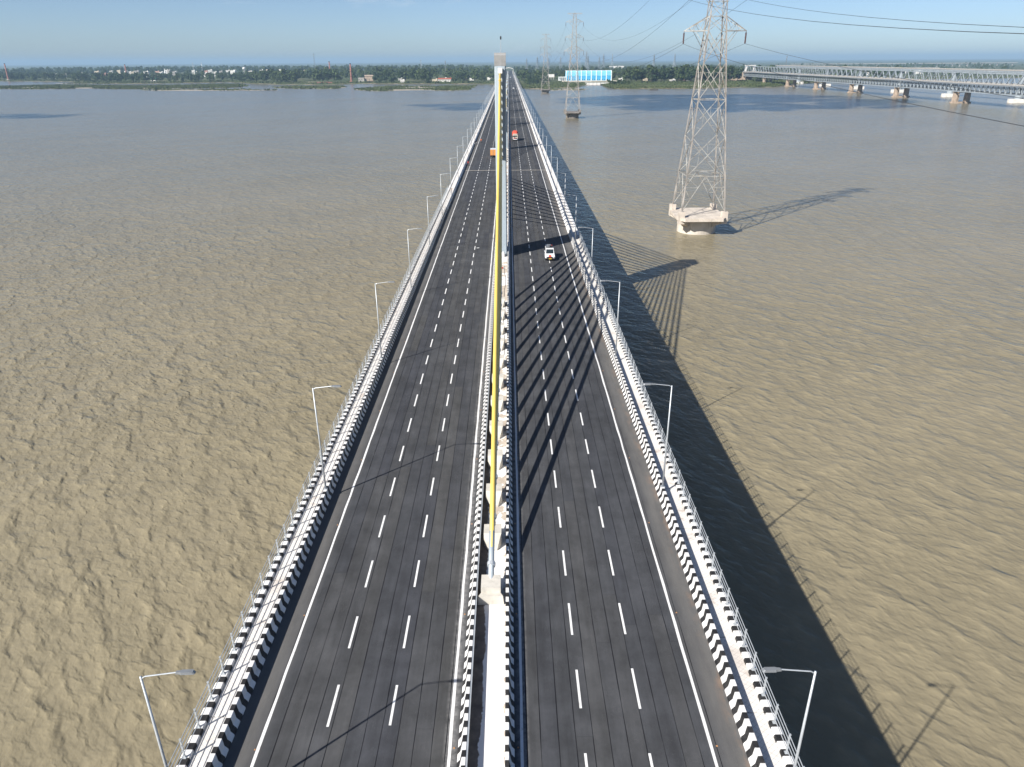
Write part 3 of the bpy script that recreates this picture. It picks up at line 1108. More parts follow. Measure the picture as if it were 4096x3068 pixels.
def lattice_tower(label, detail, loc):
    t = thing('transmission_tower', label, 'pylon', loc, 0, 'lattice towers standing in the river')
    st_ = M['tower_steel']
    for k in range(4):
        mb = MB()
        for a, b, w in ((7.0, 27.5, 0.34), (27.5, 58.8, 0.28), (58.8, 84.0, 0.20)):
            mb.bar(corner(a, k), corner(b, k), w)
        mb.build('leg', M['tower_leg'], t)
    joined = MB()

    def brace(p, q, w, name='brace'):
        if detail:
            MB().bar(p, q, w).build(name, st_, t)
        else:
            joined.bar(p, q, w)
    sub = MB()
    for i, (a, b) in enumerate(zip(LEVELS[:-1], LEVELS[1:])):
        for k in range(4):
            k2 = (k + 1) % 4
            A0, A1, B0, B1 = corner(a, k), corner(b, k), corner(a, k2), corner(b, k2)
            w = 0.16 if b < 56 else 0.12
            if i == 0:          # inverted V at the foot
                top = (A1 + B1) / 2
                brace(A0, top, w)
                brace(B0, top, w)
                for P0, P1 in ((A0, A1), (B0, B1)):
                    for u in (0.35, 0.68):
                        sub.bar(P0.lerp(top, u), P0.lerp(P1, u), 0.09)
                        sub.bar(P0.lerp(top, u), P0.lerp(P1, u + 0.3), 0.09)
            else:
                brace(A0, B1, w)
                brace(B0, A1, w)
                if b < 56:
                    c = (A0 + B0 + A1 + B1) / 4
                    for P0, P1, Q in ((A0, A1, c), (B0, B1, c)):
                        sub.bar(P0.lerp(Q, 0.5), P0.lerp(P1, 0.28), 0.08)
                        sub.bar(P1.lerp(Q, 0.5), P1.lerp(P0, 0.28), 0.08)
                        sub.bar(P0.lerp(Q, 0.5), P1.lerp(Q, 0.5), 0.07)
            if i in (0, 2, 5, 6, 8, 9, 11, 12):
                brace(A1, B1, 0.15 if b < 56 else 0.12, 'horizontal')
    for z in (17.0, 37.5):
        c = [corner(z, k) for k in range(4)]
        sub.bar((c[0] + c[1]) / 2, (c[1] + c[2]) / 2, 0.09)
        sub.bar((c[1] + c[2]) / 2, (c[2] + c[3]) / 2, 0.09)
        sub.bar((c[2] + c[3]) / 2, (c[3] + c[0]) / 2, 0.09)
        sub.bar((c[3] + c[0]) / 2, (c[0] + c[1]) / 2, 0.09)
    kind(sub.build('redundant_bracing', st_, t), 'stuff')
    if not detail:
        kind(joined.build('bracing', st_, t), 'stuff')
    for zb, zt, ln in ARMS:
        for s in (-1, 1):
            mb = MB()
            tip = Vector((s * ln, 0, zb))
            hb, ht = half(zb), half(zt)
            for e in (-1, 1):
                pb, pt_ = Vector((s * hb, e * hb, zb)), Vector((s * ht, e * ht, zt))
                mb.bar(pb, tip, 0.20)
                mb.bar(pt_, tip, 0.18)
                for u, u2 in ((0.25, 0.0), (0.25, 0.5), (0.62, 0.5), (0.62, 0.8)):
                    mb.bar(pb.lerp(tip, u), pt_.lerp(tip, u2), 0.09)
                mb.bar(pb.lerp(tip, 0.55), Vector((s * half(zb - 4), e * half(zb - 4), zb - 4)), 0.10)
            for u in (0.2, 0.4, 0.6, 0.8):
                a_, b_ = Vector((s * hb, -hb, zb)).lerp(tip, u), Vector((s * hb, hb, zb)).lerp(tip, u)
                mb.bar(a_, b_, 0.08)
            arm = mb.build('cross_arm', st_, t)
            ins = MB()
            for e in (-0.22, 0.22):
                ins.lathe((s * (ln - 0.05), e, zb - 3.1), [(0.13, 0), (0.15, 0.1), (0.15, 2.6), (0.05, 2.75)], 8)
                ins.bar((s * (ln - 0.05), e, zb - 0.4), (s * (ln - 0.05), e, zb), 0.05)
            ins.bar((s * (ln - 0.05), -0.3, zb - 3.15), (s * (ln - 0.05), 0.3, zb - 3.15), 0.12)
            ins.build('insulator_string', M['insulator'], arm)
    mb = MB()
    for e in (-1, 1):
        mb.bar((-6.2, e * 0.9, 84.4), (6.2, e * 0.9, 84.4), 0.16)
        mb.bar((-6.2, e * 0.9, 83.8), (6.2, e * 0.9, 83.8), 0.14)
        for s in (-1, 1):
            mb.bar((s * 1.1, e * 0.9, 81.6), (s * 4.6, e * 0.9, 83.8), 0.12)
        for k in range(11):
            x = -6.2 + k * 1.24
            mb.bar((x, e * 0.9, 83.8), (x + (0.62 if k < 10 else 0), e * 0.9, 84.4), 0.07)
    for k in range(6):
        mb.bar((-6.2 + k * 2.48, -0.9, 84.1), (-6.2 + k * 2.48, 0.9, 84.1), 0.1)
    mb.bar((0, 0, 84), (0, 0, 86.3), 0.14)
    mb.build('earth_wire_beam', st_, t)
    return t


def caisson(loc, label, dark):
    """round well with an octagonal slab and four corbelled pedestals under the tower legs"""
    c = thing('tower_foundation', label, 'foundation', loc, 0, 'round concrete tower foundations')
    m = M['concrete_stained'] if not dark else M['concrete_dark']
    MB().lathe((0, 0, -4), [(5.75, 0), (5.75, 8.6), (5.75, 8.9)], 40).build('well', M['concrete_pale'] if not dark else M['well_dark'], c, smooth=False)
    oct_ = [(-5.6, -8.8), (5.6, -8.8), (7.4, -6.0), (7.4, 6.0), (5.6, 8.8), (-5.6, 8.8), (-7.4, 6.0), (-7.4, -6.0)]
    MB().prism_z(oct_, 4.5, 5.4).build('slab', m, c)
    for sx in (-1, 1):
        for sy in (-1, 1):
            br = MB()
            br.prism_z([(sx * 6.3 + x, sy * 6.3 + y) for x, y in ((-0.88, -0.88), (0.88, -0.88), (0.88, 0.88), (-0.88, 0.88))], 3.5, 7.0)
            # sloping corbel back to the well
            p = [(sx * 6.3, sy * 6.3)]
            br.add([(sx * 3.4 - sy * 0.7, sy * 3.4 + sx * 0.7, 4.95), (sx * 3.4 + sy * 0.7, sy * 3.4 - sx * 0.7, 4.95),
                    (sx * 6.2 + sy * 0.7, sy * 6.2 - sx * 0.7, 4.95), (sx * 6.2 - sy * 0.7, sy * 6.2 + sx * 0.7, 4.95),
                    (sx * 3.4 - sy * 0.7, sy * 3.4 + sx * 0.7, 1.8), (sx * 3.4 + sy * 0.7, sy * 3.4 - sx * 0.7, 1.8),
                    (sx * 6.2 + sy * 0.7, sy * 6.2 - sx * 0.7, 3.55), (sx * 6.2 - sy * 0.7, sy * 6.2 + sx * 0.7, 3.55)],
                   [(0, 1, 2, 3), (7, 6, 5, 4), (0, 4, 5, 1), (1, 5, 6, 2), (2, 6, 7, 3), (3, 7, 4, 0)])
            br.build('pedestal', m, c)
    return c


M['concrete_stained'] = concrete('stained_pale_concrete', (0.56, 0.50, 0.43), 0.2, 0.5, 0.95)
M['concrete_dark'] = concrete('weathered_concrete', (0.22, 0.20, 0.18), 0.3, 0.4, 0.7)
M['well_dark'] = concrete('weathered_well', (0.20, 0.18, 0.16), 0.4, 0.25, 0.7)
TOW = [(58.4, 221.3), (58.6, 695.0), (59.5, 1240.0)]
caisson((*TOW[0], 0), 'pale concrete well foundation carrying the biggest lattice tower in the river', False)
caisson((*TOW[1], 0), 'dark weathered well foundation under the middle lattice tower', True)
caisson((*TOW[2], 0), 'dark weathered well foundation under the lattice tower close to the far bank', True)
lattice_tower('big pale lattice tower standing on the clean pale round foundation', True, (*TOW[0], 0))
lattice_tower('weathered lattice tower standing in open water between the two other river towers', False, (*TOW[1], 0))
lattice_tower('lattice tower standing in the water just off the green point of the far bank', False, (*TOW[2], 0))

# conductors
SPANS = [((58.4, -262.0), TOW[0], 15.0), (TOW[0], TOW[1], 16.0), (TOW[1], TOW[2], 19.0), (TOW[2], (75.0, 1800.0), 18.0)]
for (xa, ya), (xb, yb), sag in SPANS:
    for ai, (zb, zt, ln) in enumerate(ARMS):
        sg = sag * (0.76 if ai == 0 else 1.0)
        for s in (-1, 1):
            pts_ = []
            for k in range(33):
                u = k / 32
                pts_.append((lerp(xa, xb, u) + s * (ln - 0.05), lerp(ya, yb, u), zb - 3.2 - 4 * sg * u * (1 - u)))
            o = MB().tube(pts_, 0.036 if yb < 800 else 0.05, 5, False).build('power_line', M['wire'])
            tag(o, {0: 'dark power line wire sagging from the biggest tower towards the near bank', 1: 'dark power line wire sagging between the biggest and the middle tower',
                    2: 'thin power line wire between the two farther towers', 3: 'thin power line wire running from the last river tower to the bank'}[SPANS.index(((xa, ya), (xb, yb), sag))],
                'wire', 'power line wires, span %d' % (1 + SPANS.index(((xa, ya), (xb, yb), sag))))

# ------------------------------------------------------------------ steel truss bridge
TX0, TX1 = 511.0, 527.0
tb = thing('truss_bridge', 'grey double deck steel truss bridge on stone piers', 'bridge', (0, 0, 0))
PIER_Y = [601 + 143.6 * i for i in range(9)]
pier = MB()
for x in (-6.6, 6.6):
    pier.prism_z([(x + a, b) for a, b in ((-2.8, -2.6), (0, -3.4), (2.8, -2.6), (2.8, 2.6), (0, 3.4), (-2.8, 2.6))], -3, 11.4, 0.85, (x, 0))
pier.prism_z([(-10.5, -3.6), (10.5, -3.6), (11.2, 0), (10.5, 3.6), (-10.5, 3.6), (-11.2, 0)], -3, 1.6)
pier.box((0, 0, 11.8), (19, 5.0, 0.9))
tp_me = pier.mesh('pier', M['stone'])


def tslope(y):
    return (y - 890) * 0.017


steel = M['truss_steel']
for i, (ya, yb) in enumerate(zip(PIER_Y[:-1], PIER_Y[1:])):
    cxp = (TX0 + TX1) / 2 + tslope(ya)
    link('pier', tp_me, tb, (cxp, ya, 0))
    ya2, yb2 = ya + 1.0, yb - 1.0
    n = 8
    zb, zd, zt = 13.0, 21.1, 32.3
    for pl, x in ((0, TX0), (1, TX1)):
        x = x + tslope(ya)
        MB().bar((x, ya2, zb), (x, yb2, zb), 0.9, 0.9).build('bottom_chord', steel, tb)
        MB().bar((x, ya2 + 9, zt), (x, yb2 - 9, zt), 0.9, 0.9).build('top_chord', steel, tb)
        low = MB()
        for k in range(n):
            y0_, y1_ = lerp(ya2, yb2, k / n), lerp(ya2, yb2, (k + 1) / n)
            ym = (y0_ + y1_) / 2
            for p, q, w in (((x, y0_, zd), (x, ym, zt), 0.55), ((x, ym, zt), (x, y1_, zd), 0.8)):
                if k == 0 and p[2] == zd:
                    q = (x, ya2 + 9.1, zt)
                if pl == 0:
                    MB().bar(p, q, w).build('diagonal', steel, tb)
                else:
                    low.bar(p, q, w)
            for p, q, w in (((x, y0_, zd - 1.0), (x, (y0_ + ym) / 2, zb), 0.5), ((x, (y0_ + ym) / 2, zb), (x, ym, zd - 1.0), 0.6),
                            ((x, ym, zd - 1.0), (x, (ym + y1_) / 2, zb), 0.5), ((x, (ym + y1_) / 2, zb), (x, y1_, zd - 1.0), 0.6),
                            ((x, (y0_ + ym) / 2, zb), (x, (y0_ + ym) / 2, zd - 1.0), 0.35), ((x, (ym + y1_) / 2, zb), (x, (ym + y1_) / 2, zd - 1.0), 0.35)):
                low.bar(p, q, w)
        kind(low.build('lower_bracing', steel, tb), 'stuff')
    lat = MB()
    for k in range(n + 1):
        y0_ = lerp(ya2, yb2, k / n)
        lat.bar((TX0 + tslope(ya), y0_, zb), (TX1 + tslope(ya), y0_, zb), 0.7)
        if k < n:
            y1_ = lerp(ya2, yb2, (k + 0.5) / n)
            lat.bar((TX0 + tslope(ya), y1_, zt), (TX1 + tslope(ya), y1_, zt), 0.6)
            if k < n - 1:
                y2_ = lerp(ya2, yb2, (k + 1.5) / n)
                lat.bar((TX0 + tslope(ya), y1_, zt), (TX1 + tslope(ya), y2_, zt), 0.4)
                lat.bar((TX1 + tslope(ya), y1_, zt), (TX0 + tslope(ya), y2_, zt), 0.4)
    kind(lat.build('lateral_bracing', steel, tb), 'stuff')
    dk = MB()
    dk.box((cxp, (ya + yb) / 2, zd), (21.5, yb - ya - 0.02, 1.3))
    dk.build('road_deck', M['truss_dark'], tb)
    rk = MB()
    rk.box((cxp, (ya + yb) / 2, zb + 0.9), (9, yb - ya - 0.02, 0.6))
    rk.build('rail_deck', M['truss_dark'], tb)
    for e in (-1, 1):
        pr_ = MB()
        pr_.box((cxp + e * 10.6, (ya + yb) / 2, zd + 1.25), (0.25, yb - ya - 0.05, 1.2))
        pr_.build('parapet', M['concrete'], tb)
link('pier', tp_me, tb, ((TX0 + TX1) / 2 + tslope(PIER_Y[-1]), PIER_Y[-1], 0))
ap = MB()
ap.box(((TX0 + TX1) / 2 + 15, PIER_Y[-1] + 100, 11.0), (20, 200, 21.5), taper=0.97)
ap.build('approach', M['stone'], tb)
gw = MB()
for e in (-1, 1):
    gw.box((541 + e * 9, PIER_Y[-1] + 14, 27.5), (3.5, 7, 12))
gw.box((541, PIER_Y[-1] + 14, 34.2), (23, 8, 1.6))
gw.build('portal', M['white_wall'], tb)

# newer girder bridge beyond the truss bridge, on white pile caps
gb = thing('girder_bridge', 'pale flat girder bridge on white pile caps beyond the truss bridge', 'bridge', (0, 0, 0))
cap_me = MB().prism_z([(-9, -5), (9, -5), (10, 0), (9, 5), (-9, 5), (-10, 0)], -3, 4.0).mesh('pile_cap', M['white_wall'])
stub_me = MB().lathe((0, 0, 4.0), [(4.2, 0), (4.2, 3.0), (3.0, 5.4), (2.4, 6.2), (2.4, 27.4)], 16).mesh('pier', M['truss_steel'])
yp_ = [600 + 145 * i for i in range(9)]
for i, y in enumerate(yp_):
    x = 586 + tslope(y)
    link('pile_cap', cap_me, gb, (x, y, 0))
    link('pier', stub_me, gb, (x, y, 0))
    if i < 8:
        x2 = 586 + tslope(yp_[i + 1])
        g_ = MB()
        g_.bar((x, y, 32.4), (x2, yp_[i + 1] - 0.05, 32.4), 9.5, 2.0)
        g_.build('girder', M['truss_steel'], gb)
        for e in (-1, 1):
            MB().bar((x + e * 4.9, y, 34.0), (x2 + e * 4.9, yp_[i + 1] - 0.05, 34.0), 0.3, 1.2).build('parapet', M['concrete'], gb)

# ------------------------------------------------------------------ trees
def tree_arrays(seed, tall=1.0, spread=1.0, nleaf=230, leaf=1.25):
    r = random.Random(seed)
    hgt = 17.0 * tall
    lobes = []
    for k in range(r.randint(5, 8)):
        a = r.uniform(0, 2 * math.pi)
        rr = r.uniform(0.0, 4.6) * spread
        lobes.append((rr * math.cos(a), rr * math.sin(a), hgt * r.uniform(0.30, 0.86), r.uniform(2.4, 4.2) * spread, r.uniform(1.9, 3.4) * tall ** 0.5))
    lobes.append((0, 0, hgt * 0.8, 3.2 * spread, hgt * 0.18))
    mb = MB()
    for k in range(nleaf):
        lx, ly, lz, lr, lh = r.choice(lobes)
        d_ = Vector((r.gauss(0, 1), r.gauss(0, 1), r.gauss(0.15, 1))).normalized()
        q = r.uniform(0.55, 1.05)
        p = Vector((lx + d_.x * lr * q, ly + d_.y * lr * q, lz + d_.z * lh * q))
        nrm = (d_ + Vector((r.gauss(0, .5), r.gauss(0, .5), r.gauss(0.3, .5)))).normalized()
        a = nrm.cross(Vector((r.gauss(0, 1), r.gauss(0, 1), r.gauss(0, 1)))).normalized() * leaf * r.uniform(0.6, 1.2)
        b = nrm.cross(a).normalized() * leaf * r.uniform(0.5, 1.0)
        mb.add([p - a - b * 0.6, p + a * 0.7 - b, p + a + b * 0.6, p - a * 0.6 + b], [(0, 1, 2, 3)])
    tr = MB()
    bend = (r.uniform(-.8, .8), r.uniform(-.8, .8))
    tr.tube([(0, 0, -0.5), (bend[0] * .4, bend[1] * .4, hgt * 0.25), (bend[0], bend[1], hgt * 0.62)], [0.42, 0.3, 0.12], 6)
    for lx, ly, lz, lr, lh in lobes[:5]:
        tr.tube([(bend[0] * .5, bend[1] * .5, hgt * 0.28), (lx * 0.6, ly * 0.6, lz * 0.85), (lx, ly, lz)], [0.2, 0.12, 0.05], 5, False)
    return mb, tr


def palm_arrays(seed):
    r = random.Random(seed)
    mb, tr = MB(), MB()
    hgt = r.uniform(13, 17)
    tr.tube([(0, 0, -0.5), (0.5, 0.2, hgt * 0.5), (0.3, 0.5, hgt)], [0.3, 0.22, 0.18], 6)
    for k in range(22):
        a = r.uniform(0, 2 * math.pi)
        e = r.uniform(-0.5, 1.0)
        dx, dy = math.cos(a), math.sin(a)
        L = r.uniform(2.4, 3.4)
        c = Vector((0.3, 0.5, hgt))
        m1 = c + Vector((dx * L * .5, dy * L * .5, e * L * .5))
        m2 = c + Vector((dx * L, dy * L, e * L * .6 - 0.5))
        sd = Vector((-dy, dx, 0)) * 0.55
        mb.add([c, m1 - sd, m2, m1 + sd], [(0, 1, 2, 3)])
    return mb, tr


KINDS = []
for i in range(7):
    c_, t_ = tree_arrays(100 + i, random.uniform(0.95, 1.25), random.uniform(0.95, 1.25))
    KINDS.append((c_, t_, c_.mesh('crown', M['leaf']), t_.mesh('trunk', M['bark']), 'leafy_tree'))
for i in range(3):
    c_, t_ = tree_arrays(200 + i, 0.55, 0.8, 170, 1.0)
    KINDS.append((c_, t_, c_.mesh('crown', M['leaf']), t_.mesh('trunk', M['bark']), 'small_tree'))
for i in range(2):
    c_, t_ = palm_arrays(300 + i)
    KINDS.append((c_, t_, c_.mesh('crown', M['leaf']), t_.mesh('trunk', M['bark']), 'palm_tree'))
BIG, SMALL, PALM = list(range(7)), [7, 8, 9], [10, 11]


def tree(x, y, z, s, ki, label, group):
    t = thing(KINDS[ki][4], label, 'tree', (x, y, z), random.uniform(0, 6.28), group)
    t.scale = (s * random.uniform(0.9, 1.15), s * random.uniform(0.9, 1.15), s)
    link('crown', KINDS[ki][2], t)
    link('trunk', KINDS[ki][3], t)


def clear_spot(x, y):
    if -20 < x < 25:
        return False
    if -610 < x < -325 and y < 1860:
        return False
    if -400 < x < -310 and y < 1960:
        return False
    if -180 < x < -120 and y < 1870:
        return False
    if 110 < x < 250 and y < 1860:
        return False
    if 90 < x < 120 and y < 2000:
        return False
    if 505 < x < 560 and y < 2050:
        return False
    for hx, hy, hw in HOUSES_XY:
        if abs(x - hx) < hw and -45 < y - hy < 12:
            return False
    return True


# village houses: (x, y, width, depth, height, kind)
HS = []
r_ = random.Random(5)
for k in range(58):
    x = r_.uniform(-1500, -700)
    y = r_.uniform(2480, 2950)
    HS.append((x, y, r_.uniform(8, 16), r_.uniform(8, 12), r_.uniform(11, 20), r_.choice('wwwwwcpg')))
for k in range(9):
    x = r_.uniform(-300, -40)
    HS.append((x, r_.uniform(1800, 1990), r_.uniform(8, 14), r_.uniform(7, 10), r_.uniform(4, 7), r_.choice('wwcpg')))
for k in range(7):
    HS.append((r_.uniform(240, 420), r_.uniform(1690, 1900), r_.uniform(8, 14), 8, r_.uniform(4, 7), r_.choice('wwcp')))
for k in range(16):
    HS.append((r_.uniform(700, 1400), r_.uniform(2250, 2700), r_.uniform(12, 26), 12, r_.uniform(6, 13), r_.choice('wwwc')))
HOUSES_XY = [(a[0], a[1], a[2] * 0.8) for a in HS]

r_ = random.Random(11)
n_ind = 0
spots = []
while n_ind < 165:      # the wood's front along the left bank
    x = r_.uniform(-1700, -25)
    y = bank_y(x) + 18 + r_.random() ** 1.6 * 130
    if clear_spot(x, y):
        ki = r_.choice(BIG + BIG + SMALL + PALM[:1])
        tree(x, y, 2.0, r_.uniform(0.75, 1.2) if x < -640 else r_.uniform(1.0, 1.6), ki, 'palm tree standing up among the trees of the village bank' if ki in PALM else 'leafy green tree in the belt along the village bank',
             'palms of the village bank' if ki in PALM else 'trees of the village bank')
        n_ind += 1
n_ind = 0
while n_ind < 95:       # the tall wood between the blue hall and the truss bridge
    x = r_.uniform(255, 600)
    y = r_.uniform(1655, 1770) + (0 if x < 500 else 50)
    if clear_spot(x, y):
        tree(x, y, 2.2, r_.uniform(1.15, 1.75), r_.choice(BIG), 'tall dense tree in the wood between the blue hall and the truss bridge', 'trees of the wood by the truss bridge')
        n_ind += 1
n_ind = 0
while n_ind < 34:       # green point beside the road bridge
    x = r_.uniform(36, 132)
    y = r_.uniform(1560, 1960)
    if clear_spot(x, y):
        tree(x, y, 1.8, r_.uniform(0.6, 1.05), r_.choice(SMALL + SMALL + BIG[:3]), 'bushy tree on the green point between the road bridge and the blue hall', 'trees of the green point')
        n_ind += 1
n_ind = 0
while n_ind < 12:
    x = r_.uniform(204, 255)
    y = r_.uniform(1540, 1660)
    tree(x, y, 1.2, r_.uniform(0.7, 1.0), r_.choice(SMALL), 'low round bush on the bank at the end of the blue hall quay', 'bushes by the quay')
    n_ind += 1

# the rest of the woodland, one mass
VA = [(np.array(k[0].v), np.array(k[0].f)) for k in KINDS]
sel = {}
for i, (v, f) in enumerate(VA):
    pick = np.arange(0, len(f), 3 if len(f) > 60 else 1)
    vv = v[f[pick].reshape(-1)].reshape(-1, 4, 3)
    ctr = vv.mean(axis=1, keepdims=True)
    sel[i] = ctr + (vv - ctr) * (1.5 if len(f) > 60 else 1.0)
quads = []
cnt = 0
while cnt < 5200:
    u = r_.random()
    if u < 0.55:
        x = r_.uniform(-2300, 0)
        y = bank_y(x) + 60 + r_.random() ** 1.5 * 2200
    elif u < 0.85:
        x = r_.uniform(20, 1000)
        y = max(bank_y(x) + 90, 1740) + r_.random() ** 1.5 * 2200
    else:
        x = r_.uniform(700, 2600)
        y = bank_y(x) + 40 + r_.random() ** 1.3 * 2400
        if y < 3000 and r_.random() < 0.65:
            continue
    if not clear_spot(x, y):
        continue
    if -1500 < x < -700 and 2430 < y < 2980 and r_.random() < 0.45:
        continue
    ki = r_.choice(BIG + BIG + SMALL + PALM)
    s = r_.uniform(0.9, 1.5)
    if x > 0 and y > 2000:
        s *= 0.75
    if x < -640 and y < 2980:
        s *= 0.72
    a = r_.uniform(0, 6.28)
    q = sel[ki]
    ca, sa = math.cos(a), math.sin(a)
    o = np.empty_like(q)
    o[..., 0] = x + s * (q[..., 0] * ca - q[..., 1] * sa)
    o[..., 1] = y + s * (q[..., 0] * sa + q[..., 1] * ca)
    o[..., 2] = 2.5 + s * q[..., 2]
    quads.append(o)
    cnt += 1
Q = np.concatenate(quads).reshape(-1, 3)
me = bpy.data.meshes.new('woodland')
nq = len(Q) // 4
me.vertices.add(len(Q))
me.vertices.foreach_set('co', Q.reshape(-1))
me.loops.add(nq * 4)
me.loops.foreach_set('vertex_index', np.arange(nq * 4))
me.polygons.add(nq)
me.polygons.foreach_set('loop_start', np.arange(nq) * 4)
me.polygons.foreach_set('loop_total', np.full(nq, 4))
me.materials.append(M['leaf'])
me.update()
me.validate()
kind(tag(link('woodland', me), 'distant green woodland spreading behind the far bank', 'woodland'), 'stuff')

# ------------------------------------------------------------------ buildings of the far bank
WM = {'w': M['white_wall'], 'c': M['cream_wall'], 'p': M['pink_wall'], 'g': M['grey_wall']}
CW = {'w': 'white', 'c': 'cream', 'p': 'brick red', 'g': 'grey'}


def house(x, y, w, dp, hh, k, label, group, floors=None):
    t = thing('village_house', label, 'house', (x, y, 2.2), random.uniform(-0.25, 0.25), group)
    MB().box((0, 0, hh / 2), (w, dp, hh)).build('wall', WM[k], t)
    rf = MB()
    rf.box((0, 0, hh + 0.12), (w + 0.7, dp + 0.7, 0.24))
    for e in (-1, 1):
        rf.box((e * (w / 2 + 0.15), 0, hh + 0.6), (0.2, dp + 0.5, 0.75))
        rf.box((0, e * (dp / 2 + 0.15), hh + 0.6), (w + 0.5, 0.2, 0.75))
    r = rf.build('roof', WM[k], t)
    MB().box((w * 0.25, dp * 0.2, hh + 1.4), (w * 0.3, dp * 0.4, 2.4)).build('stair_head', WM[k], r)
    nf = max(1, int(hh / 3.6))
    wm = WIN
    for fl in range(nf):
        for q in range(3):
            if fl == 0 and q == 1:
                link('door', DOOR, t, (0, -dp / 2 - 0.03, 1.1))
            else:
                link('window', wm, t, (-w * 0.3 + q * w * 0.3, -dp / 2 - 0.03, 1.9 + fl * 3.4))


WIN = MB().box((0, 0, 0), (1.5, 0.1, 1.5)).mesh('window', M['window_dark'])
DOOR = MB().box((0, 0, 0), (1.4, 0.1, 2.2)).mesh('door', M['window_dark'])
for x, y, w, dp, hh, k in HS:
    if x < -600:
        lab, grp = '%s flat roofed village house showing above the trees left of the brick chimneys' % CW[k], 'village houses behind the trees, %s' % CW[k]
        lab = '%s flat roofed village house showing above the trees of the village bank' % CW[k]
    elif x < 0:
        lab, grp = 'small %s riverside house among the trees beside the long red roofed hall' % CW[k], 'small riverside houses, %s' % CW[k]
    elif x < 600:
        lab, grp = 'small %s house in the wood between the blue hall and the truss bridge' % CW[k], 'houses in the wood, %s' % CW[k]
    else:
        lab, grp = 'far %s block on the plain beyond the truss bridge' % CW[k], 'far blocks beyond the truss bridge, %s' % CW[k]
    house(x, y, w, dp, hh, k, lab, grp)

# brick kiln chimneys
for (x, y, zt, lab) in ((-1483, 2340, 48.3, 'tapering red brick kiln chimney with white steps at its foot'),
                        (-1169, 2420, 43.4, 'dark red brick chimney rising behind the trees near the village houses'),
                        (-507, 2250, 48.1, 'red brick chimney standing among trees behind the kiln yard'),
                        (-376, 1890, 43.5, 'red brick chimney standing in the open kiln yard by the water')):
    c = thing('brick_chimney', lab, 'chimney', (x, y, 2.0), 0, 'brick kiln chimneys')
    hh = zt - 2.0
    MB().lathe((0, 0, 0), [(2.9, 0), (2.85, 3), (2.2, hh * 0.5), (1.45, hh - 2.2)], 12).build('shaft', M['brick'], c, smooth=True)
    MB().lathe((0, 0, hh - 2.2), [(1.5, 0), (1.75, 0.4), (1.7, 2.0), (1.45, 2.2)], 12).build('crown_rim', M['soot'], c)
    for q in (0.3, 0.55, 0.8):
        rr = float(np.interp(q * hh, (3, hh * .5, hh - 2.2), (2.85, 2.2, 1.45))) + 0.08
        MB().lathe((0, 0, q * hh), [(rr, 0), (rr, 0.5)], 12).build('iron_band', M['soot'], c)
    MB().box((0, 0, 0.9), (8.5, 8.5, 2.2), taper=0.92).build('plinth', M['brick'] if x > -1300 else M['white_wall'], c)

kl = thing('kiln_ruin', 'brown brick kiln shed with broken walls beside the open yard chimney', 'kiln', (-350, 1930, 2.0))
MB().box((-9, 0, 4.5), (14, 12, 9)).build('wall', M['grey_wall'], kl)
MB().box((9, 4, 6.2), (20, 10, 12.4)).build('wall', M['stone'], kl)
MB().prism_x([(-6, 12.4), (6, 12.4), (0, 15.0)], -2, 20).build('roof', M['stone'], kl, (0, 4, 0))
for q in range(5):
    link('window', WIN, kl, (-14 + q * 6, -6.08 if q < 2 else -1.08, 5))
for x, y, w, lab in ((-450, 1825, 26, 'low stack of pale bricks in the kiln yard'), (-420, 1805, 40, 'long low stack of red bricks along the kiln yard edge'), (-325, 1850, 30, 'dark low stack of bricks beside the kiln shed')):
    b = MB()
    for k in range(int(w / 2.6)):
        b.box((-w / 2 + k * 2.6 + 1.3, random.uniform(-.4, .4), 1.4), (2.4, 3.4, 2.8 + random.uniform(-.6, .6)))
    tag(b.build('brick_stack', M['brick'] if 'red' in lab else (M['stone'] if 'pale' in lab else M['soot']), None, (x, y, 1.8)), lab, 'bricks')

lh = thing('riverside_hall', 'long white riverside hall with a red roof and a row of windows', 'building', (-149, 1850, 2.1))
MB().box((0, 0, 3.0), (30, 9, 6.0)).build('wall', M['white_wall'], lh)
MB().prism_x([(-5.3, 6.0), (5.3, 6.0), (0, 8.6)], -15.8, 15.8).build('roof', M['red_roof'], lh)
for q in range(8):
    link('window', WIN, lh, (-12.5 + q * 3.6, -4.55, 3.4))
link('door', DOOR, lh, (14.0, -4.55, 1.1))

tp = thing('temple', 'white temple with a pointed spire in the village', 'temple', (-1215, 2800, 3))
MB().box((0, 0, 5), (14, 14, 10)).build('hall', M['white_wall'], tp)
MB().lathe((0, 0, 10), [(3.6, 0), (3.4, 3), (2.4, 8), (1.0, 12.5), (0.15, 16)], 8).build('spire', M['white_wall'], tp)
for q in (-1, 0, 1):
    link('window', WIN, tp, (q * 4, -7.05, 5))
wt_ = thing('water_tower', 'white round water tower standing over the village roofs', 'water tower', (-934, 2800, 5))
for k in range(4):
    a = k * math.pi / 2 + 0.7
    MB().tube([(4.6 * math.cos(a), 4.6 * math.sin(a), 0), (4.0 * math.cos(a), 4.0 * math.sin(a), 18)], 0.5, 6).build('leg', M['white_wall'], wt_)
MB().lathe((0, 0, 17.5), [(3.2, 0), (5.6, 2.0), (5.6, 6.2), (3.5, 8.2), (0.4, 9.0)], 14).build('tank', M['white_wall'], wt_)
wb = thing('white_block', 'bright white block of two heights among the trees left of the chimneys', 'building', (-702, 2450, 4))
MB().box((-2, 0, 11), (11, 9, 22)).build('wall', M['white_wall'], wb)
MB().box((6, 0, 8.5), (6, 8, 17)).build('annex', M['white_wall'], wb)
for q in range(6):
    link('window', WIN, wb, (-5 + (q % 2) * 5, -4.55, 8 + (q // 2) * 4.5))
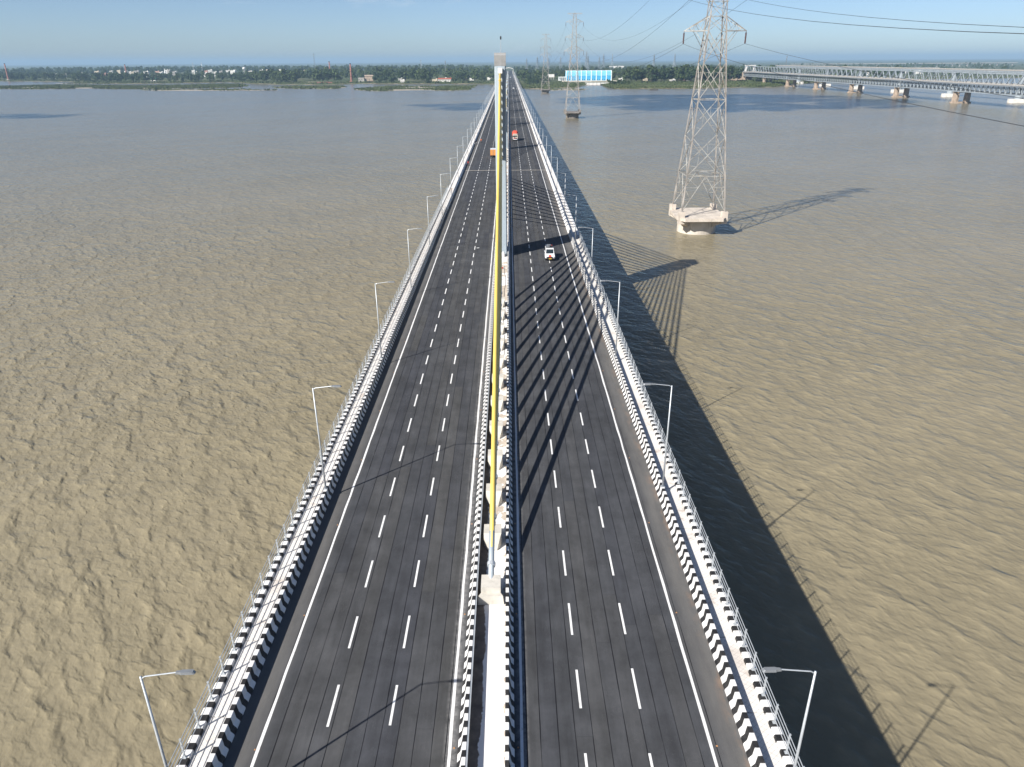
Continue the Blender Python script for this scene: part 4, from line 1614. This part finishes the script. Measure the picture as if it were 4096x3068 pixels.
gs = thing('green_shed', 'small shed with a green sheet roof at the water edge of the village bank', 'shed', (-934, 2075, 2.0))
MB().box((0, 0, 2.2), (12, 8, 4.4)).build('wall', M['white_wall'], gs)
MB().prism_x([(-5, 4.4), (5, 4.4), (1, 8.2)], -6.6, 6.6).build('roof', M['green_sheet'], gs)
link('door', DOOR, gs, (0, -4.05, 1.1))

# the blue hall with white ribs
bh = thing('pump_house', 'big bright blue hall with white ribs on a concrete quay', 'building', (186.5, 1832, 0))
M['sky_blue'] = simple('light_blue_cladding', (0.20, 0.56, 0.72), 0.5, 0, 0.06, 0.1)
M['mid_blue'] = simple('blue_cladding', (0.055, 0.36, 0.62), 0.5, 0, 0.10, 0.15)
BW, BD, BH = 104.0, 34.0, 25.0
MB().prism_x([(-BD / 2, 4), (BD / 2, 4), (BD / 2, 21.5), (BD / 2 - 4, 24.6), (-BD / 2 + 4, 24.6), (-BD / 2, 21.5)], -BW / 2, BW / 2).build('wall', M['sky_blue'], bh)
nb = 9
for k in range(nb):
    xa_ = -BW / 2 + BW * k / nb
    MB().box((xa_ + BW / nb / 2, -BD / 2 - 0.15, 9.2), (BW / nb - 2.6, 0.3, 9.6)).build('wall_panel', M['mid_blue'], bh)
    link('window', WIN, bh, (xa_ + BW / nb / 2 - 2.5, -BD / 2 - 0.33, 6.2))
    link('window', WIN, bh, (xa_ + BW / nb / 2 + 2.0, -BD / 2 - 0.33, 6.2))
M['pale_rib'] = simple('white_rib', (0.74, 0.78, 0.78), 0.6, 0, 0.05)
for k in range(nb + 1):
    xa_ = -BW / 2 + BW * k / nb
    MB().prism_x([(-BD / 2 - 0.7, 4), (-BD / 2 + 0.2, 4), (-BD / 2 + 0.2, 21.4), (-BD / 2 + 4.1, 24.5), (BD / 2 - 4, 24.5), (BD / 2 - 4, 25.3), (-BD / 2 + 3.7, 25.3), (-BD / 2 - 0.7, 21.9)], xa_ - 0.9, xa_ + 0.9).build('rib', M['pale_rib'], bh)
MB().box((0, 0, 25.0), (BW - 2.2, BD - 9, 0.5)).build('roof', M['pale_rib'], bh)
an = MB()
an.box((-BW / 2 - 9, -8, 11.4), (18, 14, 1.4))
for q in range(4):
    an.box((-BW / 2 - 16.5 + q * 4.4, -14, 7.4), (1.1, 1.1, 7.0))
an.box((-BW / 2 - 9, -3, 7.4), (17, 4, 7.2))
an.build('annex', M['pale_rib'], bh)
qy = MB()
qy.box((0, -30, 1.8), (BW + 20, 42, 4.5))
qy.build('apron', M['concrete_pale'], bh)
qw = MB()
for q in range(7):
    qw.box((-22 + q * 8, -203, 2.0), (7.4, 3, 5.0))
tag(qw.build('quay_wall', M['white_wall'], None, (186.5, 1832, 0)), 'white quay wall at the head of the inlet before the blue hall', 'wall')

wh = thing('white_tank_house', 'white walled tank on posts behind the lattice tower by the green point', 'tank', (105, 1980, 2.2))
MB().box((0, 0, 9.4), (22, 10, 7)).build('tank', M['white_wall'], wh)
for q in range(4):
    MB().box((-9 + q * 6, -4, 3), (1.2, 1.2, 6)).build('post', M['concrete'], wh)
lw = thing('long_white_depot', 'long low white depot far behind the blue hall', 'building', (493, 3600, 3))
MB().box((0, 0, 9), (64, 30, 18)).build('wall', M['white_wall'], lw)
for q in range(6):
    link('window', WIN, lw, (-26 + q * 10, -15.1, 12))

# toll canopy at the far end of the road
tg = thing('toll_canopy', 'white arched toll canopy across the far end of the bridge road', 'canopy', (1.5, 2150, RZ))
for e in (-1, 1):
    for q in (-6, 6):
        MB().box((e * 12, q, 4.5), (1.4, 1.4, 9)).build('post', M['white_wall'], tg)
ca = MB()
n = 12
for k in range(n):
    a0, a1 = math.pi * k / n, math.pi * (k + 1) / n
    ca.add([(-15 * math.cos(a0), -8, 8.6 + 8 * math.sin(a0)), (-15 * math.cos(a1), -8, 8.6 + 8 * math.sin(a1)), (-15 * math.cos(a1), 8, 8.6 + 8 * math.sin(a1)), (-15 * math.cos(a0), 8, 8.6 + 8 * math.sin(a0)),
            (-15 * math.cos(a0), -8, 8.0 + 7.2 * math.sin(a0)), (-15 * math.cos(a1), -8, 8.0 + 7.2 * math.sin(a1)), (-15 * math.cos(a1), 8, 8.0 + 7.2 * math.sin(a1)), (-15 * math.cos(a0), 8, 8.0 + 7.2 * math.sin(a0))],
           [(0, 1, 2, 3), (7, 6, 5, 4), (0, 4, 5, 1), (3, 2, 6, 7)])
ca.build('arched_roof', M['white_wall'], tg)
em = MB()
em.prism_y([(-30, 2.0), (-17.5, RZ - 0.06), (17.5, RZ - 0.06), (30, 2.0)], 2060.5, 2900)
kind(em.build('embankment', M['ground']), 'structure')
er = MB()
er.prism_y([(-14, RZ - 0.2), (-14, RZ - 0.03), (14, RZ - 0.03), (14, RZ - 0.2)], 2060.5, 2900)
kind(er.build('approach_road', M['asphalt']), 'structure')

# viaduct on the plain, far right
for (xa_, xb_, y, z, lab) in ((1000, 1500, 2750, 15, 'pale concrete viaduct on the plain beyond the truss bridge'), (1500, 2700, 4200, 20, 'farther pale viaduct close to the horizon beyond the truss bridge')):
    v = thing('viaduct', lab, 'viaduct', ((xa_ + xb_) / 2, y, 0))
    MB().box((0, 0, z), (xb_ - xa_, 14, 2.6)).build('deck', M['concrete'], v)
    pm_ = MB().box((0, 0, z / 2), (4, 5, z - 2.62)).mesh('pier', M['concrete'])
    for q in range(int((xb_ - xa_) / 40)):
        link('pier', pm_, v, (-(xb_ - xa_) / 2 + 20 + q * 40, 0, 0))

# masts
def mast(x, y, zt, w, label, col='galv', group='telecom masts'):
    t = thing('telecom_mast', label, 'mast', (x, y, 2.2), 0.3, group)
    H_ = zt - 2.2
    lg = [Vector((math.cos(a), math.sin(a), 0)) for a in (0.5, 2.6, 4.7)]
    for v in lg:
        MB().bar(v * w, v * w * 0.25 + Vector((0, 0, H_)), 0.35).build('leg', M[col], t)
    mb = MB()
    for k in range(10):
        u0, u1 = k / 10, (k + 1) / 10
        for i in range(3):
            p = lg[i] * w * (1 - 0.75 * u0) + Vector((0, 0, H_ * u0))
            q = lg[(i + 1) % 3] * w * (1 - 0.75 * u1) + Vector((0, 0, H_ * u1))
            mb.bar(p, q, 0.22)
    mb.build('bracing', M[col], t)
    an_ = MB()
    for k in range(4):
        a = k * 1.57
        an_.box((w * 0.45 * math.cos(a), w * 0.45 * math.sin(a), H_ * 0.93), (0.5, 0.5, 2.6))
    an_.build('antenna', M['galv'], t)


mast(-683, 2800, 74.1, 4.5, 'tall slender lattice mast over the trees left of the chimneys', 'truss_dark')
mast(-166, 2100, 47.8, 2.2, 'dark stout telecom mast behind the long red roofed hall', 'truss_dark')
mast(-1272, 3200, 47, 3, 'thin pale mast above the village, one of a pair')
mast(-1237, 3200, 46.5, 3, 'thin pale mast above the village beside the water tower, other of the pair')
mast(598, 1700, 53.7, 2.0, 'mast with dark top standing behind the truss bridge', 'truss_dark')
mast(-330, 3000, 52, 3, 'thin faint mast beyond the trees behind the kiln shed')

# far transmission line
def small_tower_mesh():
    mb = MB()
    H_ = 44
    hw = lambda z: float(np.interp(z, (0, 26, 44), (5.2, 1.4, 0.5)))
    cs = lambda z, k: Vector(((-1, 1, 1, -1)[k] * hw(z), (-1, -1, 1, 1)[k] * hw(z), z))
    lv = [0, 9, 17, 23, 28, 33, 38, 44]
    for a, b in zip(lv[:-1], lv[1:]):
        for k in range(4):
            mb.bar(cs(a, k), cs(b, k), 0.42)
            mb.bar(cs(a, k), cs(b, (k + 1) % 4), 0.26)
            mb.bar(cs(b, k), cs(a, (k + 1) % 4), 0.26)
    return mb


st_me = small_tower_mesh().mesh('lattice_body', M['truss_steel'])
sa_ = MB()
for z, ln in ((28, 7), (33, 6.2), (38, 5.4)):
    for s in (-1, 1):
        for e in (-0.8, 0.8):
            sa_.bar((0, e, z), (s * ln, 0, z), 0.3)
            sa_.bar((0, e, z + 2), (s * ln, 0, z), 0.26)
sa_me = sa_.mesh('cross_arms', M['truss_steel'])
for x, zt in ((307, 62), (335, 57), (372, 67), (391, 68), (538, 64), (601, 66), (68, 53), (106, 59), (198, 59), (268, 79), (282, 75), (150, 56), (232, 64)):
    t = thing('far_transmission_tower', 'faint lattice transmission tower on the plain behind the blue hall', 'pylon', (x, 3000 + random.uniform(-150, 150), 3), random.uniform(0, 1.5), 'far transmission towers on the plain')
    s = (zt - 3) / 44
    t.scale = (s, s, s)
    link('lattice_body', st_me, t)
    link('cross_arms', sa_me, t)

# ------------------------------------------------------------------ vehicles and people
def paint(name, col, rough=0.3):
    return simple(name, col, rough, 0, 0.04, 3.0, 0.5)


M['car_white'] = paint('white_enamel', (0.76, 0.77, 0.78))
M['tarp_red'] = simple('red_tarpaulin', (0.62, 0.085, 0.05), 0.75, 0, 0.2, 2.0)
M['truck_orange'] = paint('orange_enamel', (0.66, 0.27, 0.055), 0.5)
M['truck_cream'] = paint('cream_enamel', (0.55, 0.50, 0.42), 0.5)
M['truck_red'] = paint('dark_red_enamel', (0.33, 0.05, 0.04), 0.5)
M['plate_yellow'] = simple('yellow_plate', (0.72, 0.44, 0.05), 0.5)
M['lamp_glass'] = simple('lamp_glass', (0.6, 0.62, 0.62), 0.15, 0, 0.05)
M['seat_black'] = simple('black_vinyl', (0.02, 0.02, 0.022), 0.5)


def wheels(t, xs, ys, r, w):
    tm_ = MB().wheel_x((0, 0, 0), r, w).mesh('wheel', M['black'])
    rm_ = MB().wheel_x((0, 0, 0), r * 0.55, w + 0.03).mesh('rim', M['chrome'])
    for x in xs:
        for y in ys:
            o = link('wheel', tm_, t, (x, y, r))
            link('rim', rm_, o)


def jeep(loc):
    """boxy white utility van, its nose towards -y"""
    t = thing('utility_van', 'white utility van with a red cloth on its bonnet and a loaded roof rack', 'van', loc)
    w = 0.88
    low = [(-2.15, 0.38), (2.15, 0.42), (2.2, 1.05), (-0.75, 1.08), (-1.95, 0.98), (-2.18, 0.75)]
    MB().prism_x(low, -w, w).build('body', M['car_white'], t)
    up = MB()
    prof = [(2.18, 1.05), (2.05, 1.88), (1.9, 1.96), (-0.1, 1.94), (-0.25, 1.88), (-0.85, 1.08)]
    a = [(x * 0 - 0.84 + (0.1 if z > 1.5 else 0.0), y, z) for x, (y, z) in [(0, p) for p in prof]]
    b = [(0.84 - (0.1 if z > 1.5 else 0.0), y, z) for y, z in prof]
    n_ = len(prof)
    up.add(a + b, [(k, n_ + k, n_ + (k + 1) % n_, (k + 1) % n_) for k in range(n_)] + [tuple(range(n_)), tuple(range(n_, 2 * n_))[::-1]])
    up.build('cabin', M['car_white'], t)
    MB().add([(-0.72, -0.84, 1.14), (0.72, -0.84, 1.14), (0.66, -0.32, 1.83), (-0.66, -0.32, 1.83)], [(0, 1, 2, 3)]).build('windscreen', M['glass_dark'], t)
    for e in (-1, 1):
        for y0_, y1_ in ((-0.45, 0.35), (0.45, 1.15), (1.25, 1.95)):
            o = MB()
            o.add([(e * 0.845, y0_, 1.18), (e * 0.845, y1_, 1.18), (e * 0.775, y1_ - 0.04, 1.76), (e * 0.775, max(y0_, -0.2) + 0.05, 1.76)], [(0, 1, 2, 3)])
            o.build('side_window', M['glass_dark'], t)
        MB().lathe((e * 0.66, -2.17, 0.80), [(0.02, -0.10), (0.13, -0.08), (0.13, 0.08), (0.02, 0.1)], 10).build('headlight', M['lamp_glass'], t)
        MB().box((e * 1.0, -0.62, 1.22), (0.22, 0.09, 0.16)).build('mirror', M['black'], t)
        MB().box((e * 0.86, -1.45, 0.74), (0.16, 0.95, 0.30)).build('wheel_arch', M['car_white'], t)
    MB().box((0, -2.17, 0.72), (0.98, 0.06, 0.26)).build('grille', M['black'], t)
    MB().box((0, -2.26, 0.47), (1.78, 0.14, 0.2)).build('bumper', M['black'], t)
    MB().box((0, -2.35, 0.50), (0.52, 0.03, 0.13)).build('number_plate', M['plate_yellow'], t)
    MB().add([(-0.26, -2.22, 0.72), (0.26, -2.22, 0.72), (0.24, -1.93, 1.0), (-0.24, -1.93, 1.0), (0.2, -1.6, 1.03), (-0.2, -1.6, 1.03)], [(0, 1, 2, 3), (3, 2, 4, 5)]).build('bonnet_cloth', M['tarp_red'], t)
    rk = MB()
    for e in (-1, 1):
        rk.bar((e * 0.66, 0.05, 2.06), (e * 0.66, 1.85, 2.06), 0.05)
    for k in range(5):
        rk.bar((-0.66, 0.05 + k * 0.45, 2.04), (0.66, 0.05 + k * 0.45, 2.04), 0.04)
    rack = rk.build('roof_rack', M['black'], t)
    for (x, y, s1, s2, hh_, m) in ((-0.35, 0.5, 0.4, 0.5, 0.22, 'lamp_grey'), (0.3, 0.7, 0.45, 0.35, 0.18, 'black'), (-0.1, 1.4, 0.7, 0.5, 0.25, 'lamp_grey'), (0.42, 1.35, 0.25, 0.5, 0.15, 'truck_red')):
        MB().box((x, y, 2.08 + hh_ / 2), (s1, s2, hh_), 0.2).build('roof_load', M[m], rack)
    wheels(t, (-0.76, 0.76), (-1.45, 1.35), 0.36, 0.22)
    return t


jeep((9.07, 136.6, RZ))


def goods_truck(loc):
    """goods truck facing -y with a bulging tarpaulin load"""
    t = thing('loaded_truck', 'goods truck with a bulging red tarpaulin over its load', 'truck', loc)
    MB().box((0, 3.6, 0.85), (1.0, 9.0, 0.3)).build('chassis', M['black'], t)
    cab = [(-0.95, 0.55), (0.95, 0.55), (0.95, 2.75), (-0.55, 2.75), (-0.9, 1.75)]
    MB().prism_x(cab, -1.15, 1.15).build('cab', M['truck_cream'], t)
    MB().add([(-1.0, -0.91, 1.8), (1.0, -0.91, 1.8), (0.98, -0.6, 2.58), (-0.98, -0.6, 2.58)], [(0, 1, 2, 3)]).build('windscreen', M['glass_dark'], t)
    MB().box((0, -0.35, 2.95), (2.1, 0.8, 0.38)).build('headboard', M['truck_cream'], t)
    MB().box((0, -0.99, 1.2), (1.5, 0.08, 0.45)).build('grille', M['truck_red'], t)
    MB().box((0, -1.06, 0.72), (2.2, 0.16, 0.3)).build('bumper', M['car_white'], t)
    for e in (-1, 1):
        MB().box((e * 0.9, -1.03, 1.15), (0.26, 0.08, 0.24)).build('headlight', M['lamp_glass'], t)
        MB().box((e * 1.28, -0.85, 2.1), (0.16, 0.08, 0.42)).build('mirror', M['black'], t)
        o = MB()
        o.add([(e * 1.155, -0.5, 1.8), (e * 1.155, 0.6, 1.8), (e * 1.155, 0.6, 2.5), (e * 1.155, -0.35, 2.5)], [(0, 1, 2, 3)])
        o.build('side_window', M['glass_dark'], t)
    MB().box((0, 4.6, 1.7), (2.4, 7.0, 1.4)).build('cargo_bed', M['truck_red'], t)
    ld = MB()
    rs = []
    ns, nr = 12, 9
    for j in range(nr):
        y = 0.95 + 7.3 * j / (nr - 1)
        en = math.sin(math.pi * min(1, max(0, (j + 0.6) / (nr + 0.2)))) ** 0.35
        for k in range(ns):
            a = math.pi * (k / (ns - 1))
            c, s_ = math.cos(a), math.sin(a)
            rs.append((1.42 * en * math.copysign(abs(c) ** 0.55, c) + random.uniform(-.05, .05), y, 2.05 + 2.15 * en * abs(s_) ** 0.6 + random.uniform(-.07, .07)))
    fs_ = []
    for j in range(nr - 1):
        for k in range(ns - 1):
            fs_.append((j * ns + k, j * ns + k + 1, (j + 1) * ns + k + 1, (j + 1) * ns + k))
    fs_ += [tuple(range(ns))[::-1], tuple(range((nr - 1) * ns, nr * ns))]
    ld.add(rs, fs_)
    ld.build('tarpaulin', M['tarp_red'], t, smooth=True)
    wheels(t, (-1.0, 1.0), (0.0, 5.6, 7.0), 0.5, 0.3)
    return t


goods_truck((4.40, 358.8, RZ))


def box_truck(loc):
    """box truck driving away (+y), so its rear doors face the camera"""
    t = thing('box_truck', 'orange box truck seen from its double rear doors', 'truck', loc)
    MB().box((0, 3.0, 0.75), (0.9, 6.6, 0.25)).build('chassis', M['black'], t)
    MB().box((0, 2.2, 2.0), (2.16, 4.4, 2.2)).build('cargo_box', M['truck_orange'], t)
    MB().box((0, 2.2, 3.12), (2.22, 4.5, 0.07)).build('roof', M['car_white'], t)
    for e in (-1, 1):
        dr = MB().box((e * 0.52, -0.03, 1.98), (0.98, 0.05, 2.05)).build('rear_door', M['truck_orange'], t)
        MB().bar((e * 0.1, -0.07, 1.0), (e * 0.1, -0.07, 2.95), 0.04).build('lock_bar', M['galv'], dr)
        for z in (1.45, 2.0, 2.55):
            MB().box((e * 0.52, -0.065, z), (0.9, 0.02, 0.05)).build('hinge_strap', M['truck_orange'], dr)
        MB().box((e * 0.9, -0.02, 0.72), (0.3, 0.05, 0.14)).build('tail_light', M['truck_red'], t)
    MB().box((0, 0.02, 0.55), (2.0, 0.1, 0.16)).build('bumper', M['black'], t)
    cab = [(4.55, 0.6), (6.3, 0.6), (6.35, 1.4), (6.0, 2.3), (4.55, 2.35)]
    MB().prism_x(cab, -0.98, 0.98).build('cab', M['car_white'], t)
    MB().add([(-0.85, 6.36, 1.42), (0.85, 6.36, 1.42), (0.82, 6.05, 2.22), (-0.82, 6.05, 2.22)], [(3, 2, 1, 0)]).build('windscreen', M['glass_dark'], t)
    wheels(t, (-0.85, 0.85), (1.0, 5.3), 0.42, 0.26)
    return t


box_truck((-4.75, 293.9, RZ))


def person(name, label, loc, rz, torso, legs, pose, scale=1.0):
    """one continuous skinned figure; pose 'ride' or 'stand'"""
    t = NT(name + '_clothes')
    co = t.n('TexCoord').outputs['Object']
    z = t.xyz(co)[2]
    zh, zw = (1.42, 0.86) if pose == 'ride' else (1.45, 0.92)
    skin = (0.22, 0.12, 0.075)
    c = t.mix(t.math('GREATER_THAN', z, zw), legs, torso)
    c = t.mix(t.math('GREATER_THAN', z, zh), c, skin)
    c = t.mix(t.math('GREATER_THAN', z, zh + 0.17), c, (0.012, 0.01, 0.009))
    mat = t.set(c, 0.8, 0, 0.2)
    if pose == 'ride':
        V_ = [(0, 0, .80), (0, 0.06, 1.05), (0, 0.14, 1.32), (0, 0.15, 1.43), (0, 0.17, 1.52), (0, 0.18, 1.64),
              (-.18, .13, 1.32), (-.26, .30, 1.12), (-.27, .55, 1.05), (.18, .13, 1.32), (.26, .30, 1.12), (.27, .55, 1.05),
              (-.10, 0, .78), (-.20, .40, .74), (-.18, .28, .36), (-.18, .40, .32), (.10, 0, .78), (.20, .40, .74), (.18, .28, .36), (.18, .40, .32)]
    else:
        V_ = [(0, 0, .92), (0, 0.0, 1.15), (0, 0.0, 1.38), (0, 0.01, 1.48), (0, 0.02, 1.57), (0, 0.02, 1.70),
              (-.19, 0, 1.38), (-.24, .02, 1.10), (-.22, .12, .86), (.19, 0, 1.38), (.24, .02, 1.10), (.22, .16, .90),
              (-.10, 0, .88), (-.11, .03, .48), (-.12, 0, .06), (-.12, .14, .04), (.10, 0, .88), (.12, .05, .48), (.13, -.02, .06), (.13, .12, .04)]
    E_ = [(0, 1), (1, 2), (2, 3), (3, 4), (4, 5), (2, 6), (6, 7), (7, 8), (2, 9), (9, 10), (10, 11), (0, 12), (12, 13), (13, 14), (14, 15), (0, 16), (16, 17), (17, 18), (18, 19)]
    R_ = [.15, .15, .17, .065, .10, .085, .075, .055, .04, .075, .055, .04, .10, .075, .05, .045, .10, .075, .05, .045]
    me_ = bpy.data.meshes.new('person')
    me_.from_pydata(V_, E_, [])
    me_.materials.append(mat)
    o = link('person', me_, None, loc)
    o.rotation_euler = (0, 0, rz)
    o.scale = (scale,) * 3
    sk = o.modifiers.new('skin', 'SKIN')
    for sv, rr in zip(me_.skin_vertices[0].data, R_):
        sv.radius = (rr, rr)
    me_.skin_vertices[0].data[0].use_root = True
    o.modifiers.new('smooth', 'SUBSURF').levels = 1
    return tag(o, label, 'person')


def motorbike(label, loc, rz, m):
    """motorcycle, nose towards +y"""
    t = thing('motorcycle', label, 'motorcycle', loc, rz)
    for y in (-0.62, 0.66):
        o = MB().wheel_x((0, y, 0.30), 0.30, 0.10, 16).build('wheel', M['black'], t)
        MB().wheel_x((0, y, 0.30), 0.19, 0.11, 12).build('rim', M['chrome'], o)
    f = MB()
    f.bar((0, -0.62, 0.30), (0, -0.05, 0.45), 0.08)
    f.bar((0, 0.40, 0.78), (0, -0.1, 0.40), 0.07)
    f.bar((0, 0.30, 0.72), (0, -0.70, 0.70), 0.06)
    f.build('frame', M['black'], t)
    fk = MB()
    for e in (-0.09, 0.09):
        fk.bar((e, 0.66, 0.30), (e, 0.42, 0.95), 0.045)
    fk.bar((-0.34, 0.36, 1.0), (0.34, 0.36, 1.0), 0.035)
    fk.build('fork', M['chrome'], t)
    MB().lathe((0, 0.18, 0.66), [(0.10, 0), (0.16, 0.08), (0.15, 0.18), (0.05, 0.24)], 10).build('tank', m, t)
    MB().box((0, -0.30, 0.78), (0.24, 0.62, 0.10)).build('seat', M['seat_black'], t)
    MB().box((0, 0.0, 0.40), (0.22, 0.36, 0.30)).build('engine', M['lamp_grey'], t)
    MB().tube([(0.14, 0.05, 0.28), (0.15, -0.75, 0.36)], 0.045, 6).build('exhaust', M['chrome'], t)
    MB().lathe((0, 0.53, 0.82), [(0.03, 0), (0.09, 0.05), (0.09, 0.12), (0.03, 0.17)], 8).build('headlamp', M['lamp_glass'], t)
    MB().box((0, -0.78, 0.68), (0.14, 0.05, 0.08)).build('tail_light', M['truck_red'], t)
    return t


motorbike('motorcycle with an orange clad rider in the outer lane beyond the box truck', (-11.45, 352.4, RZ), 0.05, M['truck_orange'])
person('orange', 'person in orange clothes riding a motorcycle in the outer lane', (-11.45, 352.1, RZ), 0.05, (0.62, 0.17, 0.06), (0.45, 0.16, 0.08), 'ride', 1.05)
motorbike('dark motorcycle parked by the crash barrier next to a standing person', (-13.2, 343.4, RZ), 0.1, M['car_white'])
person('dark', 'person in a black top and pale trousers standing at the crash barrier', (-13.75, 342.2, RZ), 0.6, (0.02, 0.02, 0.024), (0.5, 0.48, 0.45), 'stand', 1.02)
motorbike('red motorcycle ridden close along the crash barrier', (-13.35, 271.4, RZ), 0.05, M['truck_red'])
person('red', 'person in a dark red shirt riding close along the crash barrier', (-13.35, 271.1, RZ), 0.05, (0.34, 0.035, 0.03), (0.03, 0.03, 0.04), 'ride', 1.02)


def small_car(loc, label):
    t = thing('car', label, 'car', loc)
    MB().prism_x([(-2.0, 0.35), (2.0, 0.35), (2.02, 0.8), (1.2, 0.92), (-1.1, 0.92), (-1.95, 0.78)], -0.84, 0.84).build('body', M['car_white'], t)
    MB().prism_x([(-1.15, 0.92), (1.6, 0.92), (1.1, 1.45), (-0.35, 1.48)], -0.72, 0.72).build('cabin', M['car_white'], t)
    MB().add([(-0.66, -1.1, 0.97), (0.66, -1.1, 0.97), (0.62, -0.42, 1.44), (-0.62, -0.42, 1.44)], [(0, 1, 2, 3)]).build('windscreen', M['glass_dark'], t)
    for e in (-1, 1):
        MB().box((e * 0.6, -2.0, 0.68), (0.3, 0.06, 0.14)).build('headlight', M['lamp_glass'], t)
        o = MB()
        o.add([(e * 0.725, -0.75, 0.98), (e * 0.725, 1.3, 0.98), (e * 0.725, 1.0, 1.38), (e * 0.725, -0.35, 1.4)], [(0, 1, 2, 3)])
        o.build('side_window', M['glass_dark'], t)
    wheels(t, (-0.74, 0.74), (-1.25, 1.25), 0.3, 0.18)
    t.scale = (1.25, 1.25, 1.35)


small_car((7.8, 1036, RZ), 'small white car far down the carriageway beside the towers')
small_car((5.0, 1700, RZ), 'tiny white car close to the toll canopy at the far end of the bridge')

# rowing boat on the river
bt = thing('river_boat', 'dark wooden country boat low in the water off the wooded bank', 'boat', (248, 1326, 0), 1.4)
hull = MB()
sec = []
for k in range(9):
    u = k / 8
    y = lerp(-7, 7, u)
    w = 1.5 * math.sin(math.pi * (0.08 + 0.84 * u)) ** 0.7
    sh = 0.75 + 0.9 * (2 * u - 1) ** 2
    sec.append([(-w, y, sh), (-w * 0.55, y, -0.25), (w * 0.55, y, -0.25), (w, y, sh)])
hull.add([p for s_ in sec for p in s_], [(4 * i + k, 4 * i + k + 1, 4 * i + 5 + k, 4 * i + 4 + k) for i in range(8) for k in range(3)] + [(0, 1, 2, 3), (35, 34, 33, 32)])
M['boat_wood'] = simple('tarred_wood', (0.06, 0.045, 0.035), 0.7)
hull.build('hull', M['boat_wood'], bt)
for y in (-3, 0, 3):
    MB().box((0, y, 0.55), (2.2, 0.4, 0.08)).build('thwart', M['boat_wood'], bt)

# ------------------------------------------------------------------ clouds that shade part of the river
M['cloud'] = NT('cloud').set((0.85, 0.86, 0.88), 1.0, 0, 0.0)
ico = bpy.data.meshes.new('puff')
import bmesh
bm = bmesh.new()
bmesh.ops.create_icosphere(bm, subdivisions=2, radius=1.0)
iv = np.array([v.co[:] for v in bm.verts])
itri = np.array([[v.index for v in f.verts] for f in bm.faces])
bm.free()
CZ = 900.0


def cloud(shadow_poly, n, rmin, rmax, seed, label):
    """puffs over the place whose shadow falls on shadow_poly (on the water)"""
    rr = random.Random(seed)
    off = TO_SUN * (CZ / TO_SUN.z)
    xs, ys = [p[0] for p in shadow_poly], [p[1] for p in shadow_poly]
    V_, F_ = [], []
    k = 0
    while k < n:
        p = (rr.uniform(min(xs), max(xs)), rr.uniform(min(ys), max(ys)))
        if not inside(p, shadow_poly):
            continue
        s = rr.uniform(rmin, rmax)
        dz = rr.uniform(-12, 60)
        q = off * (1 + dz / CZ)
        c = np.array((p[0] + q.x, p[1] + q.y, CZ + dz))
        V_.append(iv * (s * rr.uniform(0.8, 1.3), s * rr.uniform(0.8, 1.3), s * 0.6) + c)
        F_.append(itri + k * len(iv))
        k += 1
    mb = MB()
    mb.v = [tuple(v) for v in np.concatenate(V_)]
    mb.f = [tuple(int(i) for i in f) for f in np.concatenate(F_)]
    return kind(tag(mb.build('cloud', M['cloud'], smooth=True), label, 'cloud'), 'stuff')


cloud([(70, 980), (81, 1050), (173, 1145), (355, 1138), (470, 1065), (490, 953), (434, 821), (322, 795), (213, 770), (122, 820)], 330, 9, 19, 3, 'white fair weather cloud over the river by the truss bridge')
cloud([(-110, 930), (-30, 964), (-20, 820), (-70, 816)], 40, 7, 12, 4, 'small white cloud over the river by the road bridge')
cloud([(-660, 820), (-442, 785), (-425, 740), (-620, 735)], 60, 7, 13, 6, 'small white cloud over the open river')

# ------------------------------------------------------------------ haze over the plain
hz = NT('haze')
hz.t.nodes.remove(hz.b)
pv = hz.n('VolumePrincipled')
pv.inputs['Color'].default_value = (0.45, 0.67, 0.88, 1)
pv.inputs['Density'].default_value = 0.0001
pv.inputs['Anisotropy'].default_value = 0.0
hz.l(pv.outputs[0], hz.out.inputs['Volume'])
hb = MB().box((0, 10000, 59.0), (53000, 33000, 124.0)).build('haze', hz.m)
kind(tag(hb, 'thin pale blue haze lying over the river and the plain', 'haze'), 'stuff')
